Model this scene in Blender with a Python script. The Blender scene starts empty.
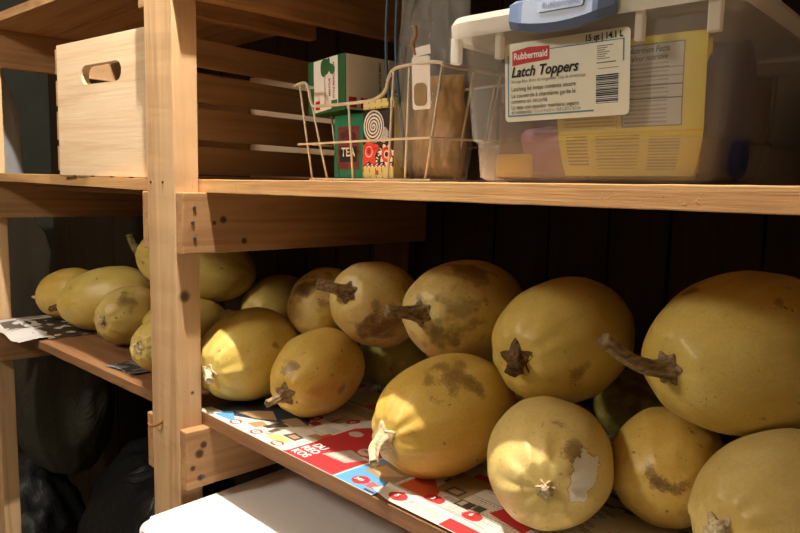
import bpy, bmesh, math, random
from mathutils import Vector, Matrix, noise
random.seed(7)
PI = math.pi
sc = bpy.context.scene
C = sc.collection
H = -0.353            # top of the lower shelf; the top of the upper shelf is z = 0

# ------------------------------------------------------------------ helpers
def srgb(r, g, b):
    def f(c):
        c /= 255.0
        return c / 12.92 if c <= .04045 else ((c + .055) / 1.055) ** 2.4
    return (f(r), f(g), f(b), 1)

class NT:
    def __init__(s, name):
        s.m = bpy.data.materials.new(name); s.m.use_nodes = True
        s.t = s.m.node_tree; s.b = s.t.nodes['Principled BSDF']; s.out = s.t.nodes['Material Output']
    def n(s, ty, **k):
        o = s.t.nodes.new(ty)
        for a, v in k.items():
            if a.startswith('i_'): o.inputs[a[2:].replace('_', ' ')].default_value = v
            else: setattr(o, a, v)
        return o
    def l(s, a, b): s.t.links.new(a, b)
    def coords(s, scale=(1, 1, 1), loc=(0, 0, 0)):
        tc = s.n('ShaderNodeTexCoord'); mp = s.n('ShaderNodeMapping')
        mp.inputs['Scale'].default_value = scale; mp.inputs['Location'].default_value = loc
        s.l(tc.outputs['Object'], mp.inputs['Vector']); return mp.outputs['Vector']
    def noise(s, vec, scale, detail=4, rough=.55, dist=0):
        o = s.n('ShaderNodeTexNoise'); o.inputs['Scale'].default_value = scale; o.inputs['Detail'].default_value = detail
        o.inputs['Roughness'].default_value = rough; o.inputs['Distortion'].default_value = dist
        s.l(vec, o.inputs['Vector']); return o.outputs['Fac']
    def ramp(s, fac, stops):
        o = s.n('ShaderNodeValToRGB'); e = o.color_ramp.elements
        while len(e) < len(stops): e.new(.5)
        for i, (p, c) in enumerate(stops):
            e[i].position = p; e[i].color = c if len(c) == 4 else (*c, 1)
        s.l(fac, o.inputs['Fac']); return o.outputs['Color']
    def mix(s, fac, a, b, mode='MIX'):
        o = s.n('ShaderNodeMix', data_type='RGBA', blend_type=mode)
        for sock, v in ((o.inputs[0], fac), (o.inputs[6], a), (o.inputs[7], b)):
            if hasattr(v, 'is_linked'): s.l(v, sock)
            else: sock.default_value = v
        return o.outputs[2]
    def math(s, op, a, b=0.0, clamp=False):
        o = s.n('ShaderNodeMath', operation=op, use_clamp=clamp)
        for i, v in enumerate((a, b)):
            if hasattr(v, 'is_linked'): s.l(v, o.inputs[i])
            else: o.inputs[i].default_value = v
        return o.outputs[0]
    def bump(s, h, strength=.2, dist=.002):
        o = s.n('ShaderNodeBump'); o.inputs['Strength'].default_value = strength; o.inputs['Distance'].default_value = dist
        s.l(h, o.inputs['Height']); s.l(o.outputs[0], s.b.inputs['Normal'])
    def base(s, c, rough=.5, spec=.5, metal=0):
        if hasattr(c, 'is_linked'): s.l(c, s.b.inputs['Base Color'])
        else: s.b.inputs['Base Color'].default_value = c
        s.b.inputs['Roughness'].default_value = rough; s.b.inputs['Specular IOR Level'].default_value = spec
        s.b.inputs['Metallic'].default_value = metal
        return s.m

def plain(name, c, rough=.5, spec=.4, metal=0, nz=.12, nscale=60):
    t = NT(name); v = t.coords(); f = t.noise(v, nscale, 3)
    d = tuple(x * (1 - nz) for x in c[:3]) + (1,); l = tuple(min(1, x * (1 + nz)) for x in c[:3]) + (1,)
    return t.base(t.ramp(f, [(.3, d), (.7, l)]), rough, spec, metal)

def wood(name, light, mid, dark, axis=0, grain=1.0, knots=(), rough=.62, wear=.3):
    """sawn softwood; grain runs along the object's axis 0/1/2"""
    t = NT(name)
    s1 = [38 * grain] * 3; s1[axis] = 2.2 * grain
    s2 = [230 * grain] * 3; s2[axis] = 6 * grain
    s3 = [9] * 3; s3[axis] = 2.5
    a = t.noise(t.coords(s1), 1, 5, .6, .9); b = t.noise(t.coords(s2), 1, 3, .6); w = t.noise(t.coords(s3, (3, 1, 7)), 1, 3)
    c1 = t.ramp(a, [(.3, dark), (.5, mid), (.72, light)])
    c2 = t.mix(t.math('MULTIPLY', b, .45), c1, dark, 'MIX')
    c3 = t.mix(t.ramp(w, [(.35, (wear,) * 3), (.7, (0, 0, 0))]), c2, mid)
    # small dents and saw marks
    p = t.noise(t.coords((160, 160, 160)), 1, 2)
    spot = t.ramp(p, [(.68, (0, 0, 0)), (.76, (.55, .55, .55))])
    col = t.mix(spot, c3, dark)
    vec = t.coords()
    for (kx, ky, kz, kr) in knots:
        d = t.n('ShaderNodeVectorMath', operation='DISTANCE'); t.l(vec, d.inputs[0]); d.inputs[1].default_value = (kx, ky, kz)
        r = t.math('DIVIDE', d.outputs['Value'], kr)
        r = t.math('ADD', r, t.math('MULTIPLY', t.math('SUBTRACT', a, .5), .7))
        k = t.ramp(r, [(.0, (1, 1, 1)), (.55, (.9, .9, .9)), (1.0, (0, 0, 0))])
        col = t.mix(k, col, tuple(x * .25 for x in dark[:3]) + (1,))
    t.base(col, rough, .3)
    t.bump(t.math('ADD', t.math('MULTIPLY', a, .4), t.math('ADD', b, spot)), .35, .0012)
    return t.m

def obj(name, bm, mat, parent=None, smooth=False, label=None, loc=None):
    me = bpy.data.meshes.new(name)
    if isinstance(bm, bpy.types.Mesh): me = bm
    else:
        bmesh.ops.recalc_face_normals(bm, faces=bm.faces); bm.to_mesh(me); bm.free()
    for mm in (mat if isinstance(mat, (list, tuple)) else [mat]): me.materials.append(mm)
    if smooth:
        for f in me.polygons: f.use_smooth = True
    o = bpy.data.objects.new(name, me); C.objects.link(o)
    if loc: o.location = loc
    if parent: o.parent = parent
    if label: o['label'] = label
    return o
def thing(name, label, cat, loc=(0, 0, 0), rot=(0, 0, 0), group=None):
    o = bpy.data.objects.new(name, None); C.objects.link(o); o.location = loc; o.rotation_euler = rot
    o.empty_display_size = .03; return tag(o, label, cat, group)
def tag(o, label, cat, group=None, kind=None):
    o['label'] = label; o['category'] = cat
    if group: o['group'] = group
    if kind: o['kind'] = kind
    return o
def struct(name, bm, mat, label=None):
    o = obj(name, bm, mat); o['kind'] = 'structure'
    if label: o['label'] = label
    return o

def box(bm, a, b, bev=0, mi=0):
    vs = bmesh.ops.create_cube(bm, size=1)['verts']
    c = [(a[i] + b[i]) / 2 for i in range(3)]; d = [abs(b[i] - a[i]) for i in range(3)]
    for v in vs: v.co = Vector([c[i] + v.co[i] * d[i] for i in range(3)])
    es = list({e for v in vs for e in v.link_edges})
    for f in {f for v in vs for f in v.link_faces}: f.material_index = mi
    if bev: bmesh.ops.bevel(bm, geom=es, offset=bev, segments=2, affect='EDGES', profile=.6)
    return bm
def boxbm(a, b, bev=0): return box(bmesh.new(), a, b, bev)

def board(name, a, b, mat_fn, parent=None, bev=.0015, rough_edge=0, label=None, seed=0):
    """a sawn board with its origin at its own centre, so grain and knots are in board coordinates"""
    c = Vector([(a[i] + b[i]) / 2 for i in range(3)])
    d = [abs(b[i] - a[i]) / 2 for i in range(3)]
    bm = boxbm([-x for x in d], d, bev)
    if rough_edge:
        ax = d.index(max(d)); n = int(d[ax] * 2 / .012)
        for i in range(1, n):
            co = [0, 0, 0]; co[ax] = -d[ax] + 2 * d[ax] * i / n; no = [0, 0, 0]; no[ax] = 1
            bmesh.ops.bisect_plane(bm, geom=list(bm.verts) + list(bm.edges) + list(bm.faces), plane_co=co, plane_no=no)
        for v in bm.verts:
            k = noise.noise_vector(Vector(v.co) * 35 + Vector((seed, seed * 2, 0))) * rough_edge
            k[ax] = 0; v.co += k
    return obj(name, bm, mat_fn, parent, label=label, loc=c)

def tube(bm, pts, r, seg=8, closed=False, caps=True):
    pts = [Vector(p) for p in pts]; n = len(pts); rings = []
    up = None
    for i, p in enumerate(pts):
        if closed: t = (pts[(i + 1) % n] - pts[i - 1]).normalized()
        else: t = (pts[min(i + 1, n - 1)] - pts[max(i - 1, 0)]).normalized()
        if up is None: up = t.orthogonal().normalized()
        up = (up - t * up.dot(t)).normalized(); s = t.cross(up)
        rr = r[i] if isinstance(r, (list, tuple)) else r
        rings.append([bm.verts.new(p + (up * math.cos(a) + s * math.sin(a)) * rr) for a in [2 * PI * k / seg for k in range(seg)]])
    m = n if closed else n - 1
    for i in range(m):
        A, B = rings[i], rings[(i + 1) % n]
        for k in range(seg): bm.faces.new((A[k], A[(k + 1) % seg], B[(k + 1) % seg], B[k]))
    if not closed and caps: bm.faces.new(rings[0][::-1]); bm.faces.new(rings[-1])
    return bm
def smooth_path(pts, n=6):
    pts = [Vector(p) for p in pts]; out = []
    for i in range(len(pts) - 1):
        p0 = pts[max(i - 1, 0)]; p1 = pts[i]; p2 = pts[i + 1]; p3 = pts[min(i + 2, len(pts) - 1)]
        for k in range(n):
            t = k / n
            out.append(.5 * ((2 * p1) + (p2 - p0) * t + (2 * p0 - 5 * p1 + 4 * p2 - p3) * t * t + (3 * p1 - p0 - 3 * p2 + p3) * t ** 3))
    out.append(pts[-1]); return out

FONT = {}
def text(name, body, size, mat, parent, M, sx=1.0, shear=0, bold=0, align='LEFT', lift=.0008):
    """printed lettering: a thin mesh lying on the plane whose x, y and normal are the columns of M"""
    cu = bpy.data.curves.new(name, 'FONT'); cu.body = body; cu.size = size; cu.align_x = align; cu.shear = shear
    cu.offset = bold; cu.resolution_u = 3
    tmp = bpy.data.objects.new('tmp', cu); C.objects.link(tmp)
    dg = bpy.context.evaluated_depsgraph_get(); me = bpy.data.meshes.new_from_object(tmp.evaluated_get(dg))
    bpy.data.objects.remove(tmp); bpy.data.curves.remove(cu)
    me.name = name
    me.transform(M @ Matrix.Translation((0, 0, lift)) @ Matrix.Diagonal((sx, 1, 1, 1)))
    me.materials.clear()
    return obj(name, me, mat, parent)
def rrect(w, h, r, seg=5):
    out = []
    for cx, cy, a0 in ((w - r, h - r, 0), (r, h - r, 90), (r, r, 180), (w - r, r, 270)):
        for k in range(seg + 1):
            a = math.radians(a0 + 90 * k / seg); out.append((cx + r * math.cos(a), cy + r * math.sin(a)))
    return out
def plate(bm, pts, M, z0=0, z1=.0003):
    """flat plate of outline pts between z0 and z1, in the frame M"""
    lo = [bm.verts.new(M @ Vector((x, y, z0))) for x, y in pts]; hi = [bm.verts.new(M @ Vector((x, y, z1))) for x, y in pts]
    bm.faces.new(lo[::-1]); bm.faces.new(hi); n = len(pts)
    for i in range(n): bm.faces.new((lo[i], lo[(i + 1) % n], hi[(i + 1) % n], hi[i]))
    return bm
def rect(x0, y0, x1, y1): return [(x0, y0), (x1, y0), (x1, y1), (x0, y1)]
def ell(cx, cy, rx, ry, n=24): return [(cx + rx * math.cos(2 * PI * k / n), cy + ry * math.sin(2 * PI * k / n)) for k in range(n)]
def frame(o, x, y):
    x = Vector(x).normalized(); y = Vector(y); y = (y - x * y.dot(x)).normalized(); z = x.cross(y)
    M = Matrix((x, y, z)).transposed().to_4x4(); M.translation = Vector(o); return M

# ------------------------------------------------------------------ materials
PINE = (srgb(224, 190, 148), srgb(210, 174, 130), srgb(172, 132, 92))
PINE2 = (srgb(204, 164, 120), srgb(184, 142, 98), srgb(138, 98, 62))
DARKW = (srgb(112, 78, 50), srgb(84, 56, 34), srgb(46, 29, 17))
GREYW = (srgb(206, 176, 150), srgb(186, 150, 120), srgb(136, 100, 72))
M_black = plain('black_print', srgb(22, 20, 20), .6)
M_grey = plain('grey_print', srgb(105, 100, 95), .6)
M_steel = plain('screw_metal', srgb(92, 96, 104), .45, .5, .6)
M_nail = plain('nail_metal', srgb(50, 42, 36), .5, .5, .5)
M_wire = plain('cream_coated_wire', srgb(205, 196, 176), .35, .5)
M_white = plain('white_enamel', srgb(238, 236, 232), .32, .5, nz=.02)
M_redprint = plain('red_print', srgb(190, 28, 36), .45)
M_whiteprint = plain('white_print', srgb(240, 236, 228), .5)
M_blueprint = plain('blue_print', srgb(70, 130, 160), .5)
M_paleboard = plain('card', srgb(205, 190, 165), .7)
SQ=[
('S1', [0.3966, 0.1535, -0.2816], 0.0711, 0.1025, -1.6258, -0.0923, [-0.0305, 0.0058, 0.1379], [((-0.0333, -0.062, 0.0146), 0.045, 'b')]),
('S2', [0.5573, 0.1372, -0.2879], 0.0651, 0.0858, -1.0202, 0.0591, [-0.0001, -0.0036, 0.0905], [((-0.0395, -0.0238, 0.0605), 0.016, 'w'), ((-0.0345, -0.0115, 0.0711), 0.016, 'w'), ((-0.0289, 0.0024, 0.0768), 0.011, 'w'), ((-0.0253, -0.0334, 0.0656), 0.016, 'b'), ((-0.0102, -0.0529, 0.0481), 0.012, 'b')]),
('S3', [0.6397, 0.2365, -0.2933], 0.0593, 0.0795, -1.1367, 0.0487, None, [((0.018, -0.0131, 0.0737), 0.011, 'b'), ((0.0112, -0.0067, 0.0776), 0.011, 'b'), ((0.0028, -0.0029, 0.0793), 0.011, 'b'), ((-0.0061, -0.0033, 0.079), 0.011, 'b'), ((-0.0137, -0.0087, 0.0765), 0.011, 'b')]),
('S4', [0.7688, 0.1903, -0.2831], 0.0696, 0.0969, -1.8293, 0.0454, [-0.0079, -0.0073, 0.1018], []),
('S5', [0.6992, 0.2587, -0.1641], 0.0813, 0.112, -1.8495, -0.0376, [0.0122, -0.0348, 0.1775], [((0.019, -0.0664, 0.059), 0.014, 'b'), ((-0.0486, -0.0633, 0.0214), 0.01, 'b')]),
('S6', [0.4914, 0.2577, -0.1866], 0.075, 0.1095, -1.4937, -0.0569, [-0.0074, 0.0064, 0.1221], [((-0.057, 0.016, 0.0672), 0.02, 'b')]),
('S7', [0.3203, 0.2771, -0.1799], 0.0744, 0.1176, -1.4272, 0.1283, [0.0145, -0.0008, 0.1655], [((-0.0249, 0.0316, 0.0989), 0.035, 'g'), ((-0.026, -0.0634, 0.0458), 0.05, 'b'), ((-0.0427, 0.0036, 0.0961), 0.05, 'g')]),
('S8', [0.1562, 0.2542, -0.1866], 0.0664, 0.0883, -1.2972, 0.3305, [0.0314, -0.002, 0.1192], [((-0.0465, 0.0355, 0.0416), 0.05, 'b'), ((-0.0307, 0.046, 0.0489), 0.04, 'b'), ((-0.0597, -0.0218, 0.0255), 0.02, 'b')]),
('S9', [0.0288, 0.2503, -0.2017], 0.0577, 0.0808, -1.0498, -0.112, None, [((-0.0112, -0.0437, 0.0503), 0.045, 'b'), ((0.0167, -0.0359, 0.0587), 0.03, 'b')]),
('S10', [0.0978, 0.3728, -0.2847], 0.068, 0.0911, -1.3046, -0.0018, None, []),
('S11', [0.1168, 0.171, -0.2888], 0.063, 0.0857, -1.2724, -0.1878, [0.0045, -0.0013, 0.1173], [((-0.0613, 0.0032, 0.0197), 0.02, 'b'), ((-0.0023, -0.0397, 0.0665), 0.02, 'b')]),
('S12', [-0.0112, 0.1298, -0.28], 0.0724, 0.0946, -1.2861, -0.1215, [-0.0101, 0.0059, 0.1021], [((-0.0656, -0.0293, 0.0123), 0.01, 'b')]),
('S13', [-0.3559, 0.4184, -0.2804], 0.0719, 0.0961, -1.2924, -0.0566, None, []),
('S14', [-0.4506, 0.2664, -0.1821], 0.0779, 0.1361, -2.5027, 0.1724, [0.0099, -0.0305, 0.1678], [((-0.0568, 0.0083, 0.092), 0.01, 'b')]),
('S15', [-0.3874, 0.2078, -0.2984], 0.0552, 0.0874, -1.8496, -0.0447, None, []),
('S16', [-0.2461, 0.0952, -0.3007], 0.052, 0.063, -1.2528, 0.1137, [0.0026, -0.0082, 0.0654], []),
('S17', [-0.5066, 0.1437, -0.2894], 0.0632, 0.0789, -1.2284, -0.0259, [-0.0076, -0.0043, 0.0839], [((-0.0317, -0.043, 0.0422), 0.03, 'b')]),
('S18', [-0.667, 0.1556, -0.2762], 0.0746, 0.1203, -2.4655, -0.1903, [0.0124, 0.0028, 0.1527], []),
('S19', [-0.867, 0.1407, -0.2876], 0.0643, 0.0921, -2.6196, -0.1538, [0.0062, -0.0025, 0.1215], []),
('S20', [0.4903, 0.4387, -0.3039], 0.0489, 0.0609, -1.3828, -0.0055, None, [((-0.0019, -0.0194, 0.0559), 0.06, 'g'), ((-0.0109, -0.0321, 0.0439), 0.04, 'b')]),
('S22', [0.2619, 0.3983, -0.2858], 0.0659, 0.0995, -2.1381, 0.0338, None, []),
('S21', [-0.5126, 0.292, -0.2985], 0.0532, 0.0726, -1.7815, 0.0504, None, []),
]
EXTRA = {}
# ------------------------------------------------------------------ the room
def wall_boards():
    t = NT('dark_back_boards')
    v1 = t.coords((45, 45, 2.5)); v2 = t.coords((6, 1, 1.2))
    a = t.noise(v1, 1, 4, .6, .8); b = t.noise(v2, 1, 2)
    t.base(t.mix(b, t.ramp(a, [(.3, srgb(36, 26, 15)), (.7, srgb(66, 49, 31))]), srgb(52, 38, 23)), .7, .25)
    t.bump(a, .3, .001); return t.m
MB = wall_boards()
BW = .525
bm = bmesh.new()
seams = [-2.2, -2.04, -1.88, -1.72, -1.56, -1.4, -1.24, -1.08, -.93, -.79, -.65, -.52, -.40, -.29, -.17, -.08, .04, .165, .28, .392, .49, .62, .75, .88, 1.0, 1.16, 1.32, 1.5, 1.7, 1.9, 2.2, 2.5]
for i in range(len(seams) - 1):
    j = random.uniform(0, .004)
    box(bm, (seams[i] + .0025, BW + j, -1.5), (seams[i + 1] - .0025, BW + .02, 1.0), .002)
box(bm, (-2.2, BW + .02, -1.5), (2.5, BW + .04, 1.0))
struct('wall_back', bm, MB, 'dark vertical boards behind the shelves')
M_plaster = plain('painted_wall', srgb(150, 132, 108), .85, .2, nz=.05, nscale=8)
M_darkwall = plain('dark_grey_wall', srgb(52, 52, 44), .85, .2, nz=.08, nscale=8)
struct('wall_left', boxbm((-2.25, -2.6, -1.5), (-2.2, BW + .04, 1.0)), M_darkwall)
struct('wall_right', boxbm((2.5, -2.6, -1.5), (2.55, BW, 1.0)), M_plaster)
struct('wall_front', boxbm((-2.25, -2.65, -1.5), (2.55, -2.6, 1.0)), M_plaster)
struct('ceiling', boxbm((-2.25, -2.65, 1.0), (2.55, BW + .04, 1.05)), plain('ceiling_paint', srgb(150, 138, 120), .9, .2, nz=.04, nscale=6))
struct('floor', boxbm((-2.25, -2.65, -1.55), (2.55, BW + .04, -1.5)), plain('concrete_floor', srgb(128, 124, 104), .75, .3, nz=.12, nscale=9))

# ------------------------------------------------------------------ shelving unit
unit = thing('storage_shelf', 'rough pine shelving unit of posts, rails and boards holding squash below and boxes above', 'shelf', (0, 0, -1.5))
def up(o):      # parent to the unit while keeping the position
    o.parent = unit; o.location = Vector(o.location) - Vector((0, 0, -1.5)); return o
def add_screws(par, pts, axis=0, mat=M_steel, r=.0030, name='screw'):
    for p in pts:
        b = bmesh.new(); bmesh.ops.create_cone(b, cap_ends=True, segments=14, radius1=r, radius2=r * .8, depth=.0022)
        bmesh.ops.rotate(b, verts=b.verts, matrix=Matrix.Rotation(PI / 2, 3, 'Y' if axis == 0 else 'X'))
        o = obj(name, b, mat, par); o.location = Vector(p) - Vector(par['c'])
def keepc(o): o['c'] = list(o.location); return o
def fin(o):
    del o['c']; return up(o)

post_m = wood('pine_post', *PINE, axis=2, knots=[(.0445, -.006, .128, .012), (.0445, .004, -.02, .004)], wear=.5)
po = keepc(board('post', (-.089, 0, -1.5), (0, .038, .9), post_m, rough_edge=.0006))
# knots given in board coordinates (centre at z = -.3)
add_screws(po, [(-.076, -.0004, -.005), (-.036, -.0004, -.005)], 1, M_nail, .0022, 'nail_head')
b = bmesh.new(); tube(b, smooth_path([(-.052, .002, -.372), (-.058, -.008, -.379), (-.068, -.012, -.382), (-.076, -.013, -.379)], 4), .0019, 6)
o = obj('bent_nail', b, plain('rusty_nail', srgb(140, 82, 44), .6, .4, .3), po); o.location = -Vector(po['c'])
po['label'] = 'front pine post between the two bays with a big knot'
fin(po)
post_l = wood('pine_post_left', *PINE, axis=2, wear=.4)
up(board('post', (-1.074, 0, -1.5), (-.985, .038, .9), post_l, rough_edge=.0006))
up(board('post', (1.30, 0, -1.5), (1.389, .038, .9), post_l, rough_edge=.0006))

rail_m = wood('grey_pine_rail', *PINE2, axis=1, knots=[(.011, -.185, .005, .007), (.011, -.15, -.028, .006), (.011, -.2, .0, .004)], wear=.3)
rail_k = wood('knotty_pine_rail', *PINE2, axis=1, knots=[(.011, -.229, .008, .009), (.011, -.222, .02, .007), (.011, -.240, -.012, .005), (.011, -.228, -.03, .006)], wear=.3)
rail_d = wood('pine_rail', *PINE2, axis=1, wear=.3)
def rail(x0, z0, mat, y0=.001, y1=.5, screws=()):
    r = keepc(board('rail', (x0, y0, z0 - .089), (x0 + .022, y1, z0), mat, rough_edge=.0004, bev=.002, seed=x0 * 9 + z0))
    if screws: add_screws(r, screws)
    return fin(r)
rail(0, -.019, rail_m, screws=[(.0225, .019, -.041), (.0225, .016, -.062), (.0225, .019, -.085)])
rail(0, H - .019, rail_k, screws=[(.0225, .027, -.446)])
rail(0, .343, rail_d, screws=[(.0225, .02, .28), (.0225, .02, .32)])
rail(-.111, -.019, rail_d, y1=.5); rail(-.111, H - .019, rail_d, y1=.5); rail(-.111, .343, rail_d, y1=.32)
rail(-.985, -.010, rail_d); rail(-.985, H - .017, rail_d); rail(-.985, .352, rail_d)
rail(1.278, -.019, rail_d); rail(1.278, H - .019, rail_d); rail(1.278, .343, rail_d)

shelf_m = wood('shelf_board_edge', srgb(226, 184, 130), srgb(208, 162, 108), srgb(164, 116, 70), axis=0, grain=1.3, wear=.2)
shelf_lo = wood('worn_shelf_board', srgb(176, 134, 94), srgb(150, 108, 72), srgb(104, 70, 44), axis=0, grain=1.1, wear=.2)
o = up(board('shelf_board', (-.088, .0385, -.019), (1.3, .52, 0), shelf_m, rough_edge=.0005, bev=.001))
o = up(board('shelf_board', (-.088, .0385, H - .019), (1.3, .52, H), shelf_lo, rough_edge=.0006, bev=.001, seed=4))
# left bay boards: the front edge runs a little out of line with the right bay's
def skew_board(name, xl, xr, yl, yr, zl, zr, th, mat, y1=.52, jag=0):
    c = Vector(((xl + xr) / 2, .27, (zl + zr) / 2)); b = bmesh.new(); n = 40; rows = []
    for i in range(n + 1):
        t = i / n; x = xl + (xr - xl) * t; z = zl + (zr - zl) * t
        y = yl + (yr - yl) * t + (noise.noise(Vector((x * 14, 2, 3))) * jag)
        rows.append([b.verts.new(Vector(p) - c) for p in ((x, y, z), (x, y1, z), (x, y1, z - th), (x, y, z - th))])
    for A, B in zip(rows, rows[1:]):
        for k in range(4): b.faces.new((A[k], A[(k + 1) % 4], B[(k + 1) % 4], B[k]))
    b.faces.new(rows[0]); b.faces.new(rows[-1][::-1])
    return up(obj(name, b, mat, loc=c))
skew_board('shelf_board', -.963, -.0895, -.004, .004, .010, -.001, .017, shelf_m)
skew_board('shelf_board', -.963, -.0895, -.010, .030, H + .002, H - .001, .017, shelf_lo, jag=.003)
up(board('shelf_batten', (-.80, .05, -.0265), (-.111, .09, -.0175), shelf_lo))
top_m = wood('top_plank', *PINE2, axis=0, wear=.3)
for i in range(4):
    y0 = .001 + i * .132
    if i: up(board('top_plank', (-.985, y0 + .02, .352), (-.09, min(y0 + .127 + .02, .52), .371), top_m, seed=i, rough_edge=.0004))
    up(board('top_plank', (-.088, y0 + .039, .343), (1.3, min(y0 + .167, .52), .362), top_m, seed=i + 5, rough_edge=.0004))
b = bmesh.new()
cc = Vector((-.5375, .07, .3615))
lo_ = [b.verts.new(Vector(p) - cc) for p in ((-.985, -.002, .352), (-.09, .075, .352), (-.09, .150, .352), (-.985, .150, .352))]
hi_ = [b.verts.new(v.co + Vector((0, 0, .019))) for v in lo_]
b.faces.new(lo_[::-1]); b.faces.new(hi_)
for k in range(4): b.faces.new((lo_[k], lo_[(k + 1) % 4], hi_[(k + 1) % 4], hi_[k]))
up(obj('top_plank', b, top_m, loc=cc))
up(board('back_batten', (-.13, BW - .021, -.34), (-.03, BW - .002, -.02), wood('batten', srgb(120, 84, 54), srgb(98, 66, 40), srgb(60, 38, 22), axis=2)))

# ------------------------------------------------------------------ squashes
def skin(name, hue, patches, seed, green=0.0, scar=None):
    t = NT(name); off = (seed * 3.1, seed * 1.7, seed * .9)
    v = t.coords((1, 1, 1), off)
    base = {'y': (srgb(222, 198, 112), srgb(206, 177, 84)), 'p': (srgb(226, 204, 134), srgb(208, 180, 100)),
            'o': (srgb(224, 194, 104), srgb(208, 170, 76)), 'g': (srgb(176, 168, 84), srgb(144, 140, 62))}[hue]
    big = t.noise(v, 14, 3, .5)
    c = t.ramp(big, [(.32, base[1]), (.66, base[0])])
    st = t.noise(t.coords((75, 75, 9), off), 1, 3, .6)                   # streaks running stem to tip
    c = t.mix(t.ramp(st, [(.5, (0, 0, 0)), (.75, (.35, .35, .35))]), c, srgb(238, 214, 136))
    st2 = t.noise(t.coords((60, 60, 7), (off[1], off[2], off[0])), 1, 4, .6)
    c = t.mix(t.ramp(st2, [(.6, (0, 0, 0)), (.8, (.38, .38, .38))]), c, srgb(168, 122, 52))
    fine = t.noise(v, 330, 2); c = t.mix(t.ramp(fine, [(.35, (.12,) * 3), (.6, (0, 0, 0))]), c, srgb(150, 106, 44))
    sp = t.noise(v, 105, 1, .3)                                             # scattered brown specks
    spm = t.noise(t.coords((1, 1, 1), (off[2], 4, off[0])), 24, 2)
    k = t.math('MULTIPLY', t.ramp(sp, [(.735, (0, 0, 0)), (.765, (1, 1, 1))]), t.ramp(spm, [(.5, (0, 0, 0)), (.58, (1, 1, 1))]))
    c = t.mix(t.math('MULTIPLY', k, .8), c, srgb(92, 60, 26))
    sc_ = t.noise(t.coords((26, 95, 95), off), 1, 2)                       # a few scratches
    k = t.math('MULTIPLY', t.ramp(sc_, [(.76, (0, 0, 0)), (.785, (1, 1, 1))]), .65)
    c = t.mix(k, c, srgb(112, 78, 34))
    wsum = None; raw = t.coords(); bumps = t.math('MULTIPLY', st, .25)
    for (p, r, kd) in patches:
        d = t.n('ShaderNodeVectorMath', operation='DISTANCE'); t.l(raw, d.inputs[0]); d.inputs[1].default_value = p
        wob = t.noise(v, 55, 2, .5); m = t.math('SUBTRACT', 1.0, t.math('ADD', t.math('DIVIDE', d.outputs['Value'], r), t.math('MULTIPLY', t.math('SUBTRACT', wob, .5), 2.6)), True)
        if kd == 'b':
            nn = t.noise(v, 110, 6, .75); f = t.math('ADD', t.math('MULTIPLY', m, .36), nn)
            mk = t.ramp(f, [(.62, (0, 0, 0)), (.70, (.5, .5, .5)), (.84, (.78, .78, .78))]); col = srgb(112, 80, 44)
        elif kd == 'g':
            nn = t.noise(t.coords((70, 70, 16), off), 1, 4, .6); f = t.math('ADD', t.math('MULTIPLY', m, .6), nn)
            mk = t.ramp(f, [(.62, (0, 0, 0)), (.95, (.5, .5, .5))]); col = srgb(104, 90, 40)
        else:
            m = t.math('SUBTRACT', 1.0, t.math('DIVIDE', d.outputs['Value'], r * 1.5), True)
            wsum = m if wsum is None else t.math('ADD', wsum, m); continue
        c = t.mix(mk, c, col)
    if wsum is not None:
        f = t.math('ADD', wsum, t.math('MULTIPLY', t.math('SUBTRACT', t.noise(v, 90, 4, .6), .5), 1.6))
        c = t.mix(t.ramp(f, [(.42, (0, 0, 0)), (.5, (.6, .6, .6)), (.56, (0, 0, 0))]), c, srgb(110, 74, 40))
        c = t.mix(t.ramp(f, [(.52, (0, 0, 0)), (.60, (1, 1, 1))]), c, srgb(230, 224, 212))
    t.base(c, .42, .4); t.b.inputs['Subsurface Weight'].default_value = 0
    t.bump(t.math('ADD', bumps, t.math('MULTIPLY', fine, .12)), .25, .0015)
    return t.m
def stem_mat(name, light, dark):
    t = NT(name); a = t.noise(t.coords((240, 240, 60)), 1, 4, .6)
    t.base(t.ramp(a, [(.32, dark), (.68, light)]), .75, .25); t.bump(a, .5, .001); return t.m
ST_D = stem_mat('dry_grey_stem', srgb(168, 142, 104), srgb(84, 62, 38))
ST_P = stem_mat('pale_dry_stem', srgb(232, 220, 188), srgb(176, 148, 96))
ST_G = stem_mat('greenish_stem', srgb(146, 134, 84), srgb(84, 76, 44))
ST_B = stem_mat('dark_dry_stem', srgb(128, 98, 62), srgb(62, 42, 24))

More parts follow.
